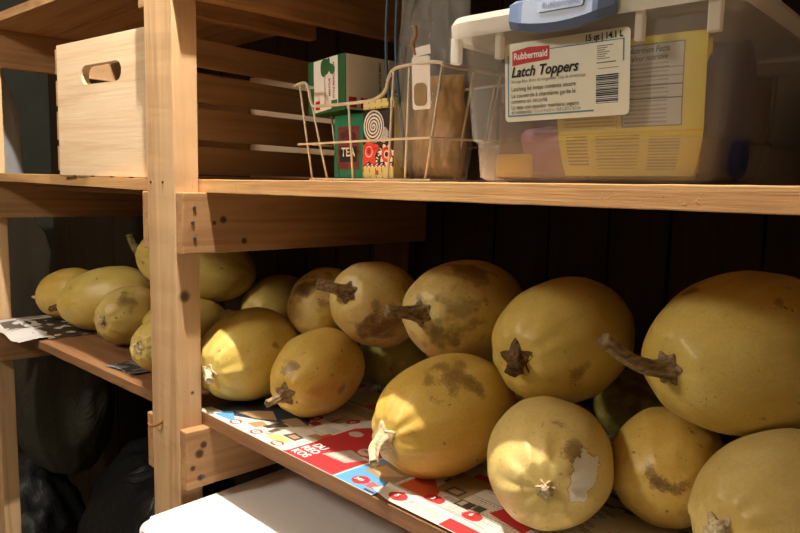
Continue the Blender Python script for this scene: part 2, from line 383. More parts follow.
# name: (label, hue, stem kind, neck amount, seed)
INFO = {
'S1': ('large yellow squash at the shelf front with a pale curled stem and brown mottled top', 'o', 'root', .05),
'S2': ('squash facing end-on at the front edge with puckered star scar and white scraped patch', 'p', 'scar', .02),
'S3': ('round stemless squash right of the one with the white scraped patch', 'o', None, 0),
'S4': ('squash cut off by the bottom right corner of the photo, ribbed lit end', 'p', 'nub', .06),
'S5': ('largest squash, resting on top at far right, long curved grey stem pointing left', 'y', 'long', .10),
'S6': ('squash on the upper row at centre right with a dark dried star-shaped stub', 'y', 'stub', .03),
'S7': ('upper row squash with brown-green streaks and a thick stem pointing left', 'p', 'thick', .06),
'S8': ('tilted squash on the upper row with brown blotches below its ridged stem', 'p', 'thick', .04),
'S9': ('brown-mottled squash tucked just left of the tilted one with the ridged stem', 'p', None, 0),
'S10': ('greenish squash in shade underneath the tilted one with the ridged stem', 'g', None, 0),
'S11': ('small deep-yellow squash on the flyer with a short stem at its lower left', 'o', 'short', .04),
'S12': ('squash touching the right side of the pine post, cut pale stem stub, brightly lit end', 'y', 'cut', .05),
'S13': ('dim squash at the back, partly behind the one next to the pine post', 'y', None, 0),
'S14': ('long squash lying on top behind the pine post, stem curling out on its left', 'y', 'thick', .06),
'S15': ('squash behind the pine post, on the shelf under the long one', 'y', None, 0),
'S16': ('brightly lit small squash cut off by the left side of the pine post', 'y', 'nub', .05),
'S17': ('mottled squash third from the left end of the row, pale bare patch', 'p', 'nub', .05),
'S18': ('long squash second from the left end with a dark stub stem', 'y', 'darkstub', .16),
'S19': ('leftmost squash, with a pale curled stem tip', 'o', 'curl', .12),
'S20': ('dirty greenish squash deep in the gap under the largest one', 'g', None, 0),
'S21': ('dim squash at the back left, hidden mostly by the pine post', 'y', None, 0),
'S22': ('squash in the back row almost hidden under the streaked one', 'y', None, 0),
}
def squash_bm(a, b, seed, neck, kind):
    bm = bmesh.new(); NU, NV = 72, 84; rings = []
    lob = 10; pk = {'scar': .13, 'root': .10, 'nub': .10, 'stub': .06, 'cut': .10}.get(kind, .045)
    for j in range(1, NV):
        th = PI * j / NV; tz = math.cos(th); ring = []
        prof = math.sin(th) ** .93
        z = a * tz
        # the stem end is a little narrower
        w = 1 - neck * max(0, tz) ** 1.5 + neck * .5 * max(0, -tz) * math.sin(th)
        for i in range(NU):
            ph = 2 * PI * i / NU
            e = max(0, tz - .62) / .38; e2 = max(0, -tz - .8) / .2
            wob = noise.noise(Vector((math.cos(ph) * 2, math.sin(ph) * 2, seed)))
            rib = math.cos(lob * ph + wob * 2.2 + seed)
            r = b * prof * w * (1 + .006 * rib + (pk * (e ** 1.3) + .05 * e2) * rib * (.6 + .8 * abs(wob)))
            x = r * math.cos(ph); y = r * math.sin(ph)
            lump = noise.noise(Vector((x, y, z)) * 15 + Vector((seed, 0, 0))) * .0026 + noise.noise(Vector((x, y, z)) * 34 + Vector((0, seed, 0))) * .0009
            n = Vector((x / b / b, y / b / b, z / a / a)).normalized()
            dz = -(.0045 if kind else .002) * max(0, tz - .93) / .07
            ring.append(bm.verts.new(Vector((x, y, z + dz)) + n * lump))
        rings.append(ring)
    for A, B in zip(rings, rings[1:]):
        for k in range(NU): bm.faces.new((A[k], B[k], B[(k + 1) % NU], A[(k + 1) % NU]))
    for ring, s in ((rings[0], 1), (rings[-1], -1)):
        c = bm.verts.new(sum((v.co for v in ring), Vector()) / NU)
        for k in range(NU): bm.faces.new((ring[k], ring[(k + 1) % NU], c))
    return bm
def stem_bm(a, b, tip, kind, seed):
    bm = bmesh.new(); NU = 40
    base = Vector((0, 0, a - .0075)); tip = Vector(tip); L = (tip - base).length
    bend = {'root': .45, 'long': .5, 'thick': .42, 'curl': .5}.get(kind, .3)
    p1 = base + Vector((0, 0, L * bend))
    r0, r1, fl, lobes, amp = {'root': (.0080, .0042, .015, 5, .30), 'long': (.0082, .0052, .0135, 6, .22), 'stub': (.0110, .008, .0165, 5, .32),
        'thick': (.0098, .0068, .0145, 6, .2), 'short': (.0066, .0046, .014, 5, .3), 'cut': (.0070, .0045, .012, 5, .25),
        'nub': (.005, .003, .011, 5, .35), 'darkstub': (.0095, .006, .015, 5, .3), 'curl': (.0070, .0032, .011, 5, .25), 'scar': (.0030, .0022, .0065, 7, .4)}[kind]
    N = 26; rings = []; upv = Vector((1, 0, 0))
    for i in range(N + 1):
        s = i / N; s = s ** 1.35
        p = base * (1 - s) ** 2 + p1 * 2 * s * (1 - s) + tip * s * s
        tn = ((p1 - base) * (1 - s) + (tip - p1) * s).normalized()
        upv = (upv - tn * upv.dot(tn)).normalized(); sd = tn.cross(upv)
        flare = max(0, 1 - s * L / .020) ** 2.4
        r = r0 + (r1 - r0) * s + (fl - r0) * flare
        if s > .9: r *= 1 + (s - .9) * 1.6
        ring = []
        for k in range(NU):
            ph = 2 * PI * k / NU; tw = ph + s * .9
            am = amp * (.6 + .9 * flare)
            rr = r * (1 + am * ((1 - abs(math.sin(lobes * tw / 2 + seed))) ** .8 * 1.5 - .45) + .08 * noise.noise(Vector((math.cos(ph) * 3, s * 6, seed))))
            q = p + (upv * math.cos(ph) + sd * math.sin(ph)) * rr
            if flare > .02:       # the foot lies on the skin
                rad = math.hypot(q.x, q.y); zz = a * math.sqrt(max(.1, 1 - (rad / b) ** 2)) - .001
                q.z = q.z * (1 - flare) + (zz + .0004) * flare if i else zz - .004
            ring.append(bm.verts.new(q))
        rings.append(ring)
    for A, B in zip(rings, rings[1:]):
        for k in range(NU): bm.faces.new((A[k], A[(k + 1) % NU], B[(k + 1) % NU], B[k]))
    bm.faces.new(rings[0][::-1]); 
    c = bm.verts.new(sum((v.co for v in rings[-1]), Vector()) / NU - (tip - p1).normalized() * .0015)
    for k in range(NU): bm.faces.new((rings[-1][k], rings[-1][(k + 1) % NU], c))
    return bm
for idx, (nm, c, b, a, yaw, el, tip, pa) in enumerate(SQ):
    label, hue, kind, neck = INFO[nm]
    if nm in EXTRA: pa = pa + EXTRA[nm]
    d = Vector((math.cos(yaw) * math.cos(el), math.sin(yaw) * math.cos(el), math.sin(el)))
    s = d.cross(Vector((0, 0, 1))).normalized(); t_ = d.cross(s)
    M = Matrix((s, t_, d)).transposed().to_4x4(); M.translation = Vector(c)
    body = squash_bm(a, b, idx * 1.37 + 2, neck, kind)
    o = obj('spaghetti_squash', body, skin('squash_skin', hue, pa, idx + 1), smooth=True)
    o.matrix_world = M
    tag(o, label, 'squash', 'spaghetti squashes on the lower shelf')
    if tip and kind:
        m = {'root': ST_P, 'scar': ST_P, 'nub': ST_P, 'cut': ST_P, 'long': ST_D, 'thick': ST_D, 'short': ST_D, 'stub': ST_B, 'darkstub': ST_B, 'curl': ST_P}[kind]
        if nm == 'S14': m = ST_G
        st = obj('stem', stem_bm(a, b, tip, kind, idx * .7), m, o, smooth=True,
                 label={'root': 'pale curled dry stem', 'scar': 'puckered pale stem scar', 'cut': 'cut pale stem stub', 'stub': 'dark dried star-shaped stub'}.get(kind, 'dry ridged stem'))
# ------------------------------------------------------------------ wooden crate on the upper left shelf
crate_w = wood('pale_crate_wood', srgb(232, 210, 180), srgb(222, 196, 162), srgb(196, 164, 126), axis=0, grain=.8, wear=.3)
crate_s = wood('crate_slat_wood', srgb(196, 164, 124), srgb(176, 142, 102), srgb(140, 106, 70), axis=1, grain=.8, wear=.3)
cr = thing('wooden_crate', 'pale wooden crate with an oval hand slot and slatted sides, left of the pine post', 'crate', (-.285, .0070, .004), (0, .010, .125))
CW, CD, CH = .161, .46, .234
def end_panel(y0, y1):
    """solid end board with a stadium-shaped hand hole"""
    bm = bmesh.new(); w = CW - .008
    hx, hz, hr, hl = .003, .174, .0165, .050
    out = [(-w, .0), (w, .0), (w, CH), (-w, CH)]
    hole = []
    for k in range(13): a = -PI / 2 + PI * k / 12; hole.append((hx + hl + hr * math.cos(a), hz + hr * math.sin(a)))
    for k in range(13): a = PI / 2 + PI * k / 12; hole.append((hx - hl + hr * math.cos(a), hz + hr * math.sin(a)))
    for y, flip in ((y0, 0), (y1, 1)):
        ov = [bm.verts.new((x, y, z)) for x, z in out]; hv = [bm.verts.new((x, y, z)) for x, z in hole]
        es = [bm.edges.new((ov[i], ov[(i + 1) % 4])) for i in range(4)] + [bm.edges.new((hv[i], hv[(i + 1) % len(hv)])) for i in range(len(hv))]
        bmesh.ops.triangle_fill(bm, edges=es, use_beauty=True)
        if flip: o2, h2 = ov, hv
        else: o1, h1 = ov, hv
    for A, B in ((o1, o2), (h1, h2)):
        n = len(A)
        for i in range(n): bm.faces.new((A[i], A[(i + 1) % n], B[(i + 1) % n], B[i]))
    return bm
obj('end_panel', end_panel(.0, .014), crate_w, cr, label='solid end board with an oval hand slot')
obj('end_panel', end_panel(CD - .014, CD), crate_w, cr)
SL = [(.008, .053), (.064, .116), (.126, .172), (.183, .228)]
for s in (-1, 1):
    for z0, z1 in SL:
        b = boxbm((s * CW, .0005, z0), (s * (CW - .008), CD, z1), .001)
        obj('side_slat', b, crate_s, cr)
for i in range(5):
    x0 = -CW + .004 + i * .064
    obj('bottom_slat', boxbm((x0, .0008, -.003), (x0 + .052, CD - .001, .004), .001), crate_s, cr)

# ------------------------------------------------------------------ wire basket with tea
def col_attr_mat(name, rough=.55, spec=.4, bumpy=.15):
    t = NT(name); a = t.n('ShaderNodeAttribute', attribute_name='print')
    f = t.noise(t.coords(), 60, 3)
    c = t.mix(t.math('MULTIPLY', f, .10), a.outputs['Color'], srgb(120, 100, 80))
    t.base(c, rough, spec); t.bump(t.noise(t.coords(), 35, 3), bumpy, .002); return t.m
M_print = col_attr_mat('printed_surface')
def steps(*seg):
    out = [seg[0]]
    for d, e in zip(seg[1::2], seg[2::2]):
        n = max(1, round((e - out[-1]) / d)); a = out[-1]; out += [a + (e - a) * k / n for k in range(1, n + 1)]
    return out
def inside(poly, x, y):
    r = False; n = len(poly); j = n - 1
    for i in range(n):
        xi, yi = poly[i]; xj, yj = poly[j]
        if (yi > y) != (yj > y) and x < (xj - xi) * (y - yi) / (yj - yi) + xi: r = not r
        j = i
    return r
def sheet_mesh(name, w, h, nx, ny, shapes, base, M, zf=None, thick=.0004, fn=None, xs=None, ys=None):
    """printed sheet w x h in the frame M; shapes = [(polygon, colour)], last one wins; fn(x,y) may give a colour"""
    bb = [(min(p[0] for p in s), max(p[0] for p in s), min(p[1] for p in s), max(p[1] for p in s)) for s, c in shapes]
    vs = []; fs = []; cols = []
    zf = zf or (lambda x, y: 0)
    xs = xs or [w * k / nx for k in range(nx + 1)]; ys = ys or [h * k / ny for k in range(ny + 1)]; nx = len(xs) - 1; ny = len(ys) - 1
    for side in (1, 0):
        for j in range(ny + 1):
            for i in range(nx + 1):
                x = xs[i]; y = ys[j]
                vs.append(M @ Vector((x, y, zf(x, y) + (thick if side else 0))))
    K = (nx + 1) * (ny + 1)
    for j in range(ny):
        for i in range(nx):
            a = j * (nx + 1) + i; fs.append((a, a + 1, a + nx + 2, a + nx + 1))
            x = (xs[i] + xs[i + 1]) / 2; y = (ys[j] + ys[j + 1]) / 2; c = base
            for (s, cc), q in zip(shapes, bb):
                if q[0] <= x <= q[1] and q[2] <= y <= q[3] and inside(s, x, y): c = cc
            if fn: c = fn(x, y, c) or c
            cols.append(c)
    for j in range(ny):
        for i in range(nx):
            a = K + j * (nx + 1) + i; fs.append((a, a + nx + 1, a + nx + 2, a + 1)); cols.append(base)
    for i in range(nx):
        for j in (0, ny):
            a = j * (nx + 1) + i; q = (a, K + a, K + a + 1, a + 1); fs.append(q if j == 0 else q[::-1]); cols.append(base)
    for j in range(ny):
        for i in (0, nx):
            a = j * (nx + 1) + i; b_ = a + nx + 1; q = (a, b_, K + b_, K + a); fs.append(q if i == 0 else q[::-1]); cols.append(base)
    me = bpy.data.meshes.new(name); me.from_pydata(vs, [], fs)
    at = me.color_attributes.new('print', 'FLOAT_COLOR', 'CORNER'); k = 0
    buf = []
    for f, c in zip(fs, cols): buf += list(c) * 4
    at.data.foreach_set('color', buf); return me

WIRE_R = .0015
bk = thing('wire_basket', 'cream coated wire basket with a dipped front rim, holding tea boxes and a bag', 'basket', (.265, .13, 0), (0, 0, 0))
# local frame: x along the front, y into the shelf
bw0, bw1, bd0, bd1, bh, dip = .112, .137, .155, .175, .134, .102
def rim_pts():
    p = [(-bw1 - .018, 0, bh + .001), (-bw1 + .010, -.004, bh + .002), (-bw1 + .022, -.005, bh - .004), (-bw1 + .03, -.005, dip + .006), (-bw1 + .046, -.005, dip)]
    p += [(.0, -.004, dip - .001), (.028, -.004, dip + .002), (.043, -.004, dip + .010), (.047, -.004, bh - .010), (.056, -.005, bh + .000), (.075, -.006, bh + .003), (bw1 - .022, -.006, bh + .003), (bw1 - .004, -.002, bh + .001), (bw1, .012, bh - .002)]
    return p
b = bmesh.new(); tube(b, smooth_path(rim_pts() + [(bw1 + .002, bd1 - .02, bh), (bw1 - .01, bd1, bh), (-bw1 + .01, bd1, bh), (-bw1 - .002, bd1 - .02, bh), (-bw1 - .006, .012, bh)], 6), .0021, 8)
obj('rim_wire', b, M_wire, bk, smooth=True)
b = bmesh.new(); mz = .052; k = (mz / bh); mw = bw0 + (bw1 - bw0) * k
tube(b, smooth_path([(-mw - .02, -.002, mz), (0, -.003, mz), (mw - .012, -.003, mz), (mw, .008, mz), (mw + .001, bd0 + .008, mz), (-mw, bd0 + .01, mz), (-mw - .001, .01, mz)], 6), WIRE_R, 8)
obj('middle_wire', b, M_wire, bk, smooth=True)
b = bmesh.new()
tube(b, smooth_path([(-bw0 - .004, .0, .003), (bw0 - .01, .0, .003), (bw0, .01, .003), (bw0, bd0, .003), (-bw0, bd0, .003), (-bw0, .01, .003)], 6), WIRE_R, 8)
obj('base_wire', b, M_wire, bk, smooth=True)
def upright(x0, y0, x1, y1, z1):
    b = bmesh.new(); tube(b, [(x0, y0, .003), (x0 + (x1 - x0) * .5, y0 + (y1 - y0) * .5, z1 * .5), (x1, y1, z1)], WIRE_R, 8)
    obj('upright_wire', b, M_wire, bk, smooth=True)
upright(-bw0 + .002, 0, -bw1 + .0, -.003, bh); upright(-bw0 + .036, 0, -bw1 + .024, -.004, bh - .010)
upright(-.022, 0, -.028, -.004, dip); upright(.045, 0, .058, -.005, bh); upright(.076, 0, .085, -.005, bh + .002)
upright(bw0 - .004, .002, bw1 - .004, 0, bh)
for y in (.05, .10): upright(bw0, y, bw1 + .001, y, bh); upright(-bw0, y, -bw1 - .003, y, bh)
for x in (-.06, 0, .06): upright(x, bd0, x * 1.15, bd1, bh)
for x in (-.075, -.03, .02, .07):
    b = bmesh.new(); tube(b, [(x, 0, .003), (x, bd0, .003)], WIRE_R, 8); obj('floor_wire', b, M_wire, bk, smooth=True)

def carton(name, label, cat, M, w, d, h, mats, group=None):
    t = thing(name, label, cat); t.matrix_world = M
    obj('carton', boxbm((0, 0, 0), (w, d, h), .0012), mats, t); return t
def fx(w0, h0, y=0): return frame((w0, y - .0002, h0), (1, 0, 0), (0, 0, 1))     # front-face frame in local coordinates
M_green = plain('dark_green_card', srgb(30, 92, 48), .5, .4, nz=.06)
M_card = plain('white_card', srgb(232, 228, 222), .55, .35, nz=.03)
M_leaf = plain('leaf_print', srgb(48, 104, 52), .5)
M_teal = plain('green_tea_card', srgb(24, 118, 84), .45, nz=.08)
M_maroon = plain('maroon_print', srgb(108, 42, 40), .5, nz=.25, nscale=90)
M_cream = plain('cream_print', srgb(222, 212, 150), .5)
def rotz(a, o): m = Matrix.Rotation(math.radians(a), 4, 'Z'); m.translation = Vector(o); return m
# TEA carton
t1 = carton('tea_box', 'green tea box with a dark red picture and the word TEA', 'box', rotz(0, (.178, .150, .0048)), .062, .12, .086, M_teal, None)
t1['group'] = 'tea boxes in the wire basket'
b = bmesh.new(); plate(b, rect(.009, .012, .053, .070), fx(0, 0)); p_ = obj('picture_panel', b, M_maroon, t1, label='dark red picture with the word TEA')
b = bmesh.new(); plate(b, rect(.013, .022, .049, .043), fx(0, 0), .0003, .0006); obj('word_panel', b, M_black, p_)
text('lettering', 'TEA', .0165, M_card, p_, fx(.031, .030), 1.0, align='CENTER', bold=.0003, lift=.0008)
text('lettering', 'FORÊT', .0075, M_paleboard, p_, fx(.031, .0232), 1.1, align='CENTER', lift=.0008) if False else None
for k, (x, y, r) in enumerate(((.020, .058, .006), (.030, .061, .007), (.041, .057, .006), (.030, .050, .005), (.045, .049, .004))):
    b = bmesh.new(); plate(b, ell(x, y, r, r * .8), fx(0, 0), .0003, .0006 + k * .00005); obj('berry_print', b, plain('berry_print', srgb(66 + 20 * (k % 2), 22, 34), .5), p_)
# patterned carton
def deco(x, y, c):
    K = srgb(24, 22, 24); Wt = srgb(232, 228, 220); CR = srgb(218, 206, 130); RD = srgb(222, 62, 50); G = srgb(120, 116, 110)
    if y < .014 or y > .088:
        if math.sin(x * 520 + y * 90) > .93 and math.cos(y * 640) > -.2: return srgb(110, 80, 44)
        if y < .014 and abs(x - .028) < .003 and abs(y - .007) < .003: return srgb(170, 60, 44)
        return CR
    if y < .016: return RD if math.sin(x * 900) > 0 else Wt
    u, v = (x - .020) / .020, (y - .066) / .021
    r = math.hypot(u, v)
    if r < 1: return K if math.sin(r * 30 + math.atan2(v, u) * 1.0) > .25 else Wt
    u, v = (x - .040) / .009, (y - .055) / .010
    if math.hypot(u, v) < 1: return K if math.sin(x * 2600) * math.sin(y * 2600) > .1 else Wt
    r = math.hypot(x - .012, y - .034); 
    if r < .016 * (1 + .25 * math.sin(5 * math.atan2(y - .034, x - .012))): return Wt if .006 < r < .0072 else (srgb(150, 30, 34) if r < .003 else RD)
    r = math.hypot(x - .046, y - .030)
    if r < .012 * (1 + .2 * math.sin(7 * math.atan2(y - .03, x - .046))): return K if r < .003 else (Wt if .0035 < r < .005 or r > .0098 else RD)
    if y < .040 and math.sin(x * 700 + math.sin(y * 500) * 2) * math.sin(y * 800) > .45: return Wt
    return K
t2 = carton('tea_box', 'black tea box with white swirls, red flowers and cream bands', 'box', rotz(0, (.246, .144, .0048)), .060, .12, .101, plain('deco_card', srgb(200, 190, 130), .5))
t2['group'] = 'tea boxes in the wire basket'
obj('printed_front', sheet_mesh('printed_front', .059, .100, 118, 200, [], srgb(24, 22, 24), fx(.0005, .0005), fn=deco, thick=.0003), M_print, t2, label='front with white swirl and red flower pattern')
# mint tea carton lying on the other two
mt = carton('tea_box', 'green and white mint tea box tipped on top of the other two tea boxes', 'box', rotz(-4, (.110, .156, .0895)) @ Matrix.Rotation(math.radians(-2), 4, 'Y'), .092, .135, .076, M_green)
mt.location.z = .0945
mt['group'] = 'tea boxes in the wire basket'
b = bmesh.new(); plate(b, [(.016, .002), (.076, .006), (.076, .0755), (.016, .0745)], fx(0, 0)); fp = obj('front_panel', b, M_card, mt, label='white panel with leaves and red lettering')
Rf = frame((.0922, 0, 0), (0, 1, 0), (0, 0, 1))
b = bmesh.new(); plate(b, rect(.002, .001, .133, .075), Rf); sp = obj('side_panel', b, M_card, mt, label='white side panel with sideways lettering')
def leaf(cx, cy, L, W, a):
    out = []
    for k in range(24):
        t = 2 * PI * k / 24; x = math.cos(t) * L; y = math.sin(t) * W * (1 - .35 * math.cos(t)); out.append((cx + x * math.cos(a) - y * math.sin(a), cy + x * math.sin(a) + y * math.cos(a)))
    return out
for (x, y, L, W, a) in ((.040, .061, .011, .006, 1.9), (.050, .064, .012, .007, 1.1), (.060, .060, .010, .006, 2.4), (.044, .070, .008, .005, .3)):
    b = bmesh.new(); plate(b, leaf(x, y, L, W, a), fx(0, 0), .0003, .0006); obj('leaf_print', b, M_leaf, fp)
def vert_text(par, F, x, y, s, size, mat, bold=0):
    m = F @ Matrix.Translation((x, y, 0)) @ Matrix.Rotation(PI / 2, 4, 'Z')
    text('lettering', s, size, mat, par, m, 1.0, bold=bold, lift=.0005)
M_plum = plain('plum_print', srgb(140, 40, 62), .5)
vert_text(fp, fx(0, 0), .046, .008, 'MOROCCAN STYLE MINT', .0050, M_plum, .0001)
vert_text(fp, fx(0, 0), .058, .022, 'MENTHE', .0064, M_plum, .0002); vert_text(fp, fx(0, 0), .068, .018, 'STYLE MAROCAIN', .0060, M_plum, .0002)
b = bmesh.new(); plate(b, rect(.020, .006, .031, .018), fx(0, 0), .0003, .0006); obj('red_badge', b, M_redprint, fp)
b = bmesh.new(); plate(b, rect(.060, .005, .074, .016), fx(0, 0), .0003, .0006); obj('green_patch', b, M_leaf, fp)
vert_text(sp, Rf, .062, .005, 'MOROCCAN STYLE MINT', .0056, M_black, .0002); vert_text(sp, Rf, .073, .022, 'MENTHE', .0062, M_plum, .0001); vert_text(sp, Rf, .092, .010, 'STYLE MAROCAIN', .0068, M_black, .0002)
for x in (.006, .026):
    b = bmesh.new(); plate(b, rect(x, .004, x + .013, .018), Rf, .0003, .0006); obj('red_badge', b, M_redprint, sp)
for y in (.030, .034, .038): 
    pass

# ------------------------------------------------------------------ clear zip bag in the basket
def clear(name, tint, alpha, rough=.15, milky=.5, bumpy=0):
    t = NT(name); t.base(tint, rough, .5)
    tr = t.n('ShaderNodeBsdfTransparent'); tr.inputs[0].default_value = (1, 1, 1, 1)
    tl = t.n('ShaderNodeBsdfTranslucent'); tl.inputs[0].default_value = tint
    m1 = t.n('ShaderNodeMixShader'); m1.inputs[0].default_value = milky; t.l(t.b.outputs[0], m1.inputs[1]); t.l(tl.outputs[0], m1.inputs[2])
    m2 = t.n('ShaderNodeMixShader'); m2.inputs[0].default_value = alpha; t.l(tr.outputs[0], m2.inputs[1]); t.l(m1.outputs[0], m2.inputs[2])
    t.l(m2.outputs[0], t.out.inputs['Surface'])
    if bumpy:
        nz = t.noise(t.coords((1, 1, .35)), 38, 5, .65, 1.2); t.bump(nz, bumpy, .006)
    return t.m
M_film = clear('clear_bag_film', srgb(200, 200, 196), .27, .10, .15, 1.0)
def pillow(w, h, d, nx=40, ny=60, seed=0, amp=.006, top=1.0):
    """wrinkled pillow: x in [-w,w], z in [0,h], depth +-d"""
    bm = bmesh.new(); G = []
    for s in (-1, 1):
        rows = []
        for j in range(ny + 1):
            row = []
            for i in range(nx + 1):
                u = -1 + 2 * i / nx; v = j / ny
                e = (1 - abs(u) ** 2.6) ** .6 * (min(1, v * 9) ** .5) * (1 - top * max(0, v - .35) / .65) ** .8
                p = Vector((u * w * (1 - .06 * math.sin(v * 5 + seed)), 0, v * h))
                wr = noise.noise(Vector((u * 3.2, v * 5.5 + u * 2, seed + s * 5))) + .5 * noise.noise(Vector((u * 8, v * 10, seed + s * 9)))
                p.y = s * (d * e + .0006) + amp * wr * (1 if e > .02 else .25)
                row.append(bm.verts.new(p))
            rows.append(row)
        G.append(rows)
        for j in range(ny):
            for i in range(nx): bm.faces.new((rows[j][i], rows[j][i + 1], rows[j + 1][i + 1], rows[j + 1][i]))
    return bm
zb = thing('zip_bag', 'tall clear plastic zip bag standing in the basket, blue zip lines up its left edge', 'bag', (.338, .178, .005), (0, 0, math.radians(6)))
obj('bag_film', pillow(.056, .245, .032, seed=3, amp=.005), M_film, zb, smooth=True)
M_zip = plain('blue_zip', srgb(60, 88, 104), .35)
for x in (-.052, -.036):
    pts = [(x + .003 * math.sin(z * 30) + (.006 if z < .1 else .006 - (z - .1) * .05), -.012 - .018 * math.sin(min(1, z / .12) * PI * .5), z) for z in [.003 + .24 * k / 20 for k in range(21)]]
    b = bmesh.new(); tube(b, pts, .0019, 6); obj('zip_seal', b, M_zip, zb, smooth=True)
pk = obj('paper_packet', pillow(.038, .125, .018, seed=9, amp=.004, top=.6), plain('brown_sugar_paper', srgb(176, 138, 84), .7, .3, nz=.3, nscale=40), smooth=True)
pk.location = (.347, .181, .0055); pk.rotation_euler = (0, 0, .1)
tag(pk, 'tan packet standing inside the clear zip bag', 'packet')
tg = thing('card_tag', 'white card tag with rounded window and twist tie on the clear zip bag', 'tag', (.368, .128, .085), (math.radians(4), 0, math.radians(8)))
b = bmesh.new(); plate(b, [(x - .012, y) for x, y in rrect(.026, .060, .003)], frame((0, 0, 0), (1, 0, 0), (0, 0, 1)), 0, .0008); obj('card', b, M_card, tg)
b = bmesh.new(); plate(b, [(x - .009, y + .004) for x, y in rrect(.018, .026, .006)], frame((0, 0, 0), (1, 0, 0), (0, 0, 1)), .0008, .0016); obj('window', b, plain('tag_window', srgb(150, 128, 96), .3), tg)
b = bmesh.new(); plate(b, rect(-.003, .060, .022, .070), frame((0, -.001, 0), (1, 0, .1), (0, 0, 1)), 0, .0008); obj('fold', b, M_card, tg)
b = bmesh.new(); tube(b, smooth_path([(-.006, 0, .062), (-.009, -.002, .074), (-.004, -.003, .082), (-.006, -.001, .094)], 4), [.0026] * 13, 8); obj('twist_tie', b, plain('tan_tie', srgb(150, 118, 80), .7), tg, smooth=True)

# ------------------------------------------------------------------ plastic storage bin with latch lid
BR = math.radians(4.5)
BO = (.612, .073, .0015)
bin_ = thing('storage_bin', 'translucent plastic storage bin with a white lid and blue latch handle, on the upper shelf', 'storage bin', BO, (0, 0, BR))
M_bin = clear('milky_clear_plastic', srgb(196, 190, 180), .20, .22, .35)
M_bin2 = clear('milky_clear_base', srgb(204, 192, 176), .34, .3, .5)
M_lid = clear('translucent_white_lid', srgb(226, 220, 208), .82, .3, .4)
M_latch = plain('blue_latch_plastic', srgb(92, 108, 140), .35, .5, nz=.04)
Lb = .35      # length into the shelf
def loop(hw, y0, y1, z, r, seg=6):
    p = []
    for cx, cy, a0 in ((hw - r, y1 - r, 0), (-hw + r, y1 - r, 90), (-hw + r, y0 + r, 180), (hw - r, y0 + r, 270)):
        for k in range(seg + 1): a = math.radians(a0 + 90 * k / seg); p.append((cx + r * math.cos(a), cy + r * math.sin(a), z))
    return p
def loft(loops, capb=False, capt=False):
    bm = bmesh.new(); R = [[bm.verts.new(p) for p in l] for l in loops]; n = len(R[0])
    for A, B in zip(R, R[1:]):
        for k in range(n): bm.faces.new((A[k], A[(k + 1) % n], B[(k + 1) % n], B[k]))
    if capb: bm.faces.new(R[0][::-1])
    if capt: bm.faces.new(R[-1])
    return bm
def shell(prof, th=.0018, r=.022):
    """prof: list of (half width, front y, back y, z) going up; returns a walled tub"""
    o = [loop(a, b_, c_, z, r) for a, b_, c_, z in prof]
    i = [loop(a - th, b_ + th, c_ - th, z, r - th) for a, b_, c_, z in prof]
    bi = loop(prof[0][0] - th, prof[0][1] + th, prof[0][2] - th, prof[0][3] + th, r - th)
    return o, i, bi
lo = [(.104, .004, Lb - .004, .0), (.110, -.001, Lb + .001, .004), (.1125, -.003, Lb + .003, .036)]
hi = [(.1125, -.003, Lb + .003, .036), (.1165, -.007, Lb + .007, .040), (.1225, -.013, Lb + .013, .128), (.1285, -.018, Lb + .018, .130), (.1285, -.018, Lb + .018, .134)]
def tub(prof, floor):
    o, i, bi = shell(prof); bm = bmesh.new()
    seq = (o + i[::-1]) if not floor else (o + i[:0:-1] + [bi])
    R = [[bm.verts.new(p) for p in l] for l in seq]; n = len(R[0])
    for A, B in zip(R, R[1:]):
        for k in range(n): bm.faces.new((A[k], A[(k + 1) % n], B[(k + 1) % n], B[k]))
    if floor: bm.faces.new(R[0][::-1]); bm.faces.new(R[-1])
    else:
        A, B = R[-1], R[0]
        for k in range(n): bm.faces.new((A[k], A[(k + 1) % n], B[(k + 1) % n], B[k]))
    return bm
obj('base_tub', tub(lo, True), M_bin2, bin_, smooth=False, label='frosted bottom step of the bin')
obj('upper_tub', tub(hi, False), M_bin, bin_)
# lid: skirt and recessed top
lid = [(.1335, -.024, Lb + .024, .132), (.1345, -.025, Lb + .025, .146), (.132, -.022, Lb + .022, .152), (.124, -.014, Lb + .014, .153), (.120, -.010, Lb + .010, .147), (.02, .09, Lb - .09, .147)]
bm = loft([loop(*p, .026 if p[0] > .03 else .012) for p in lid], capt=True)
bmesh.ops.solidify(bm, geom=bm.faces, thickness=-.0016)
obj('lid', bm, M_lid, bin_, label='white translucent lid')
for x in (-.071, .060, -.1215, .1150):
    b = boxbm((x - .0035, -.0205, .110), (x + .0035 + (.003 if abs(x) > .1 else 0), -.0135, .134), .0015); obj('lid_tab', b, M_lid, bin_)
# latch handle
def latch():
    bm = bmesh.new(); n = 24; rows = []
    for i in range(n + 1):
        t = i / n; x = -.055 + .098 * t; e = min(1, min(t, 1 - t) * 7)
        z0 = .133 - .008 * math.sin(PI * min(1, max(0, (t - .02) / .96))) ** .7
        rows.append([bm.verts.new(p) for p in ((x, -.0255 - .006 * e, z0), (x, -.0285 - .006 * e, z0 + .006), (x, -.0275 - .005 * e, .1525), (x, -.018, .158), (x, .012, .158), (x, .012, .153), (x, -.0185, .150), (x, -.0245, .146), (x, -.0245, z0))])
    for A, B in zip(rows, rows[1:]):
        for k in range(9): bm.faces.new((A[k], A[(k + 1) % 9], B[(k + 1) % 9], B[k]))
    bm.faces.new(rows[0]); bm.faces.new(rows[-1][::-1]); return bm
lt = obj('latch_handle', latch(), M_latch, bin_, label='blue snap latch handle')
LF = frame((-.002, -.0342, .1405), (1, 0, 0), (0, .08, 1))
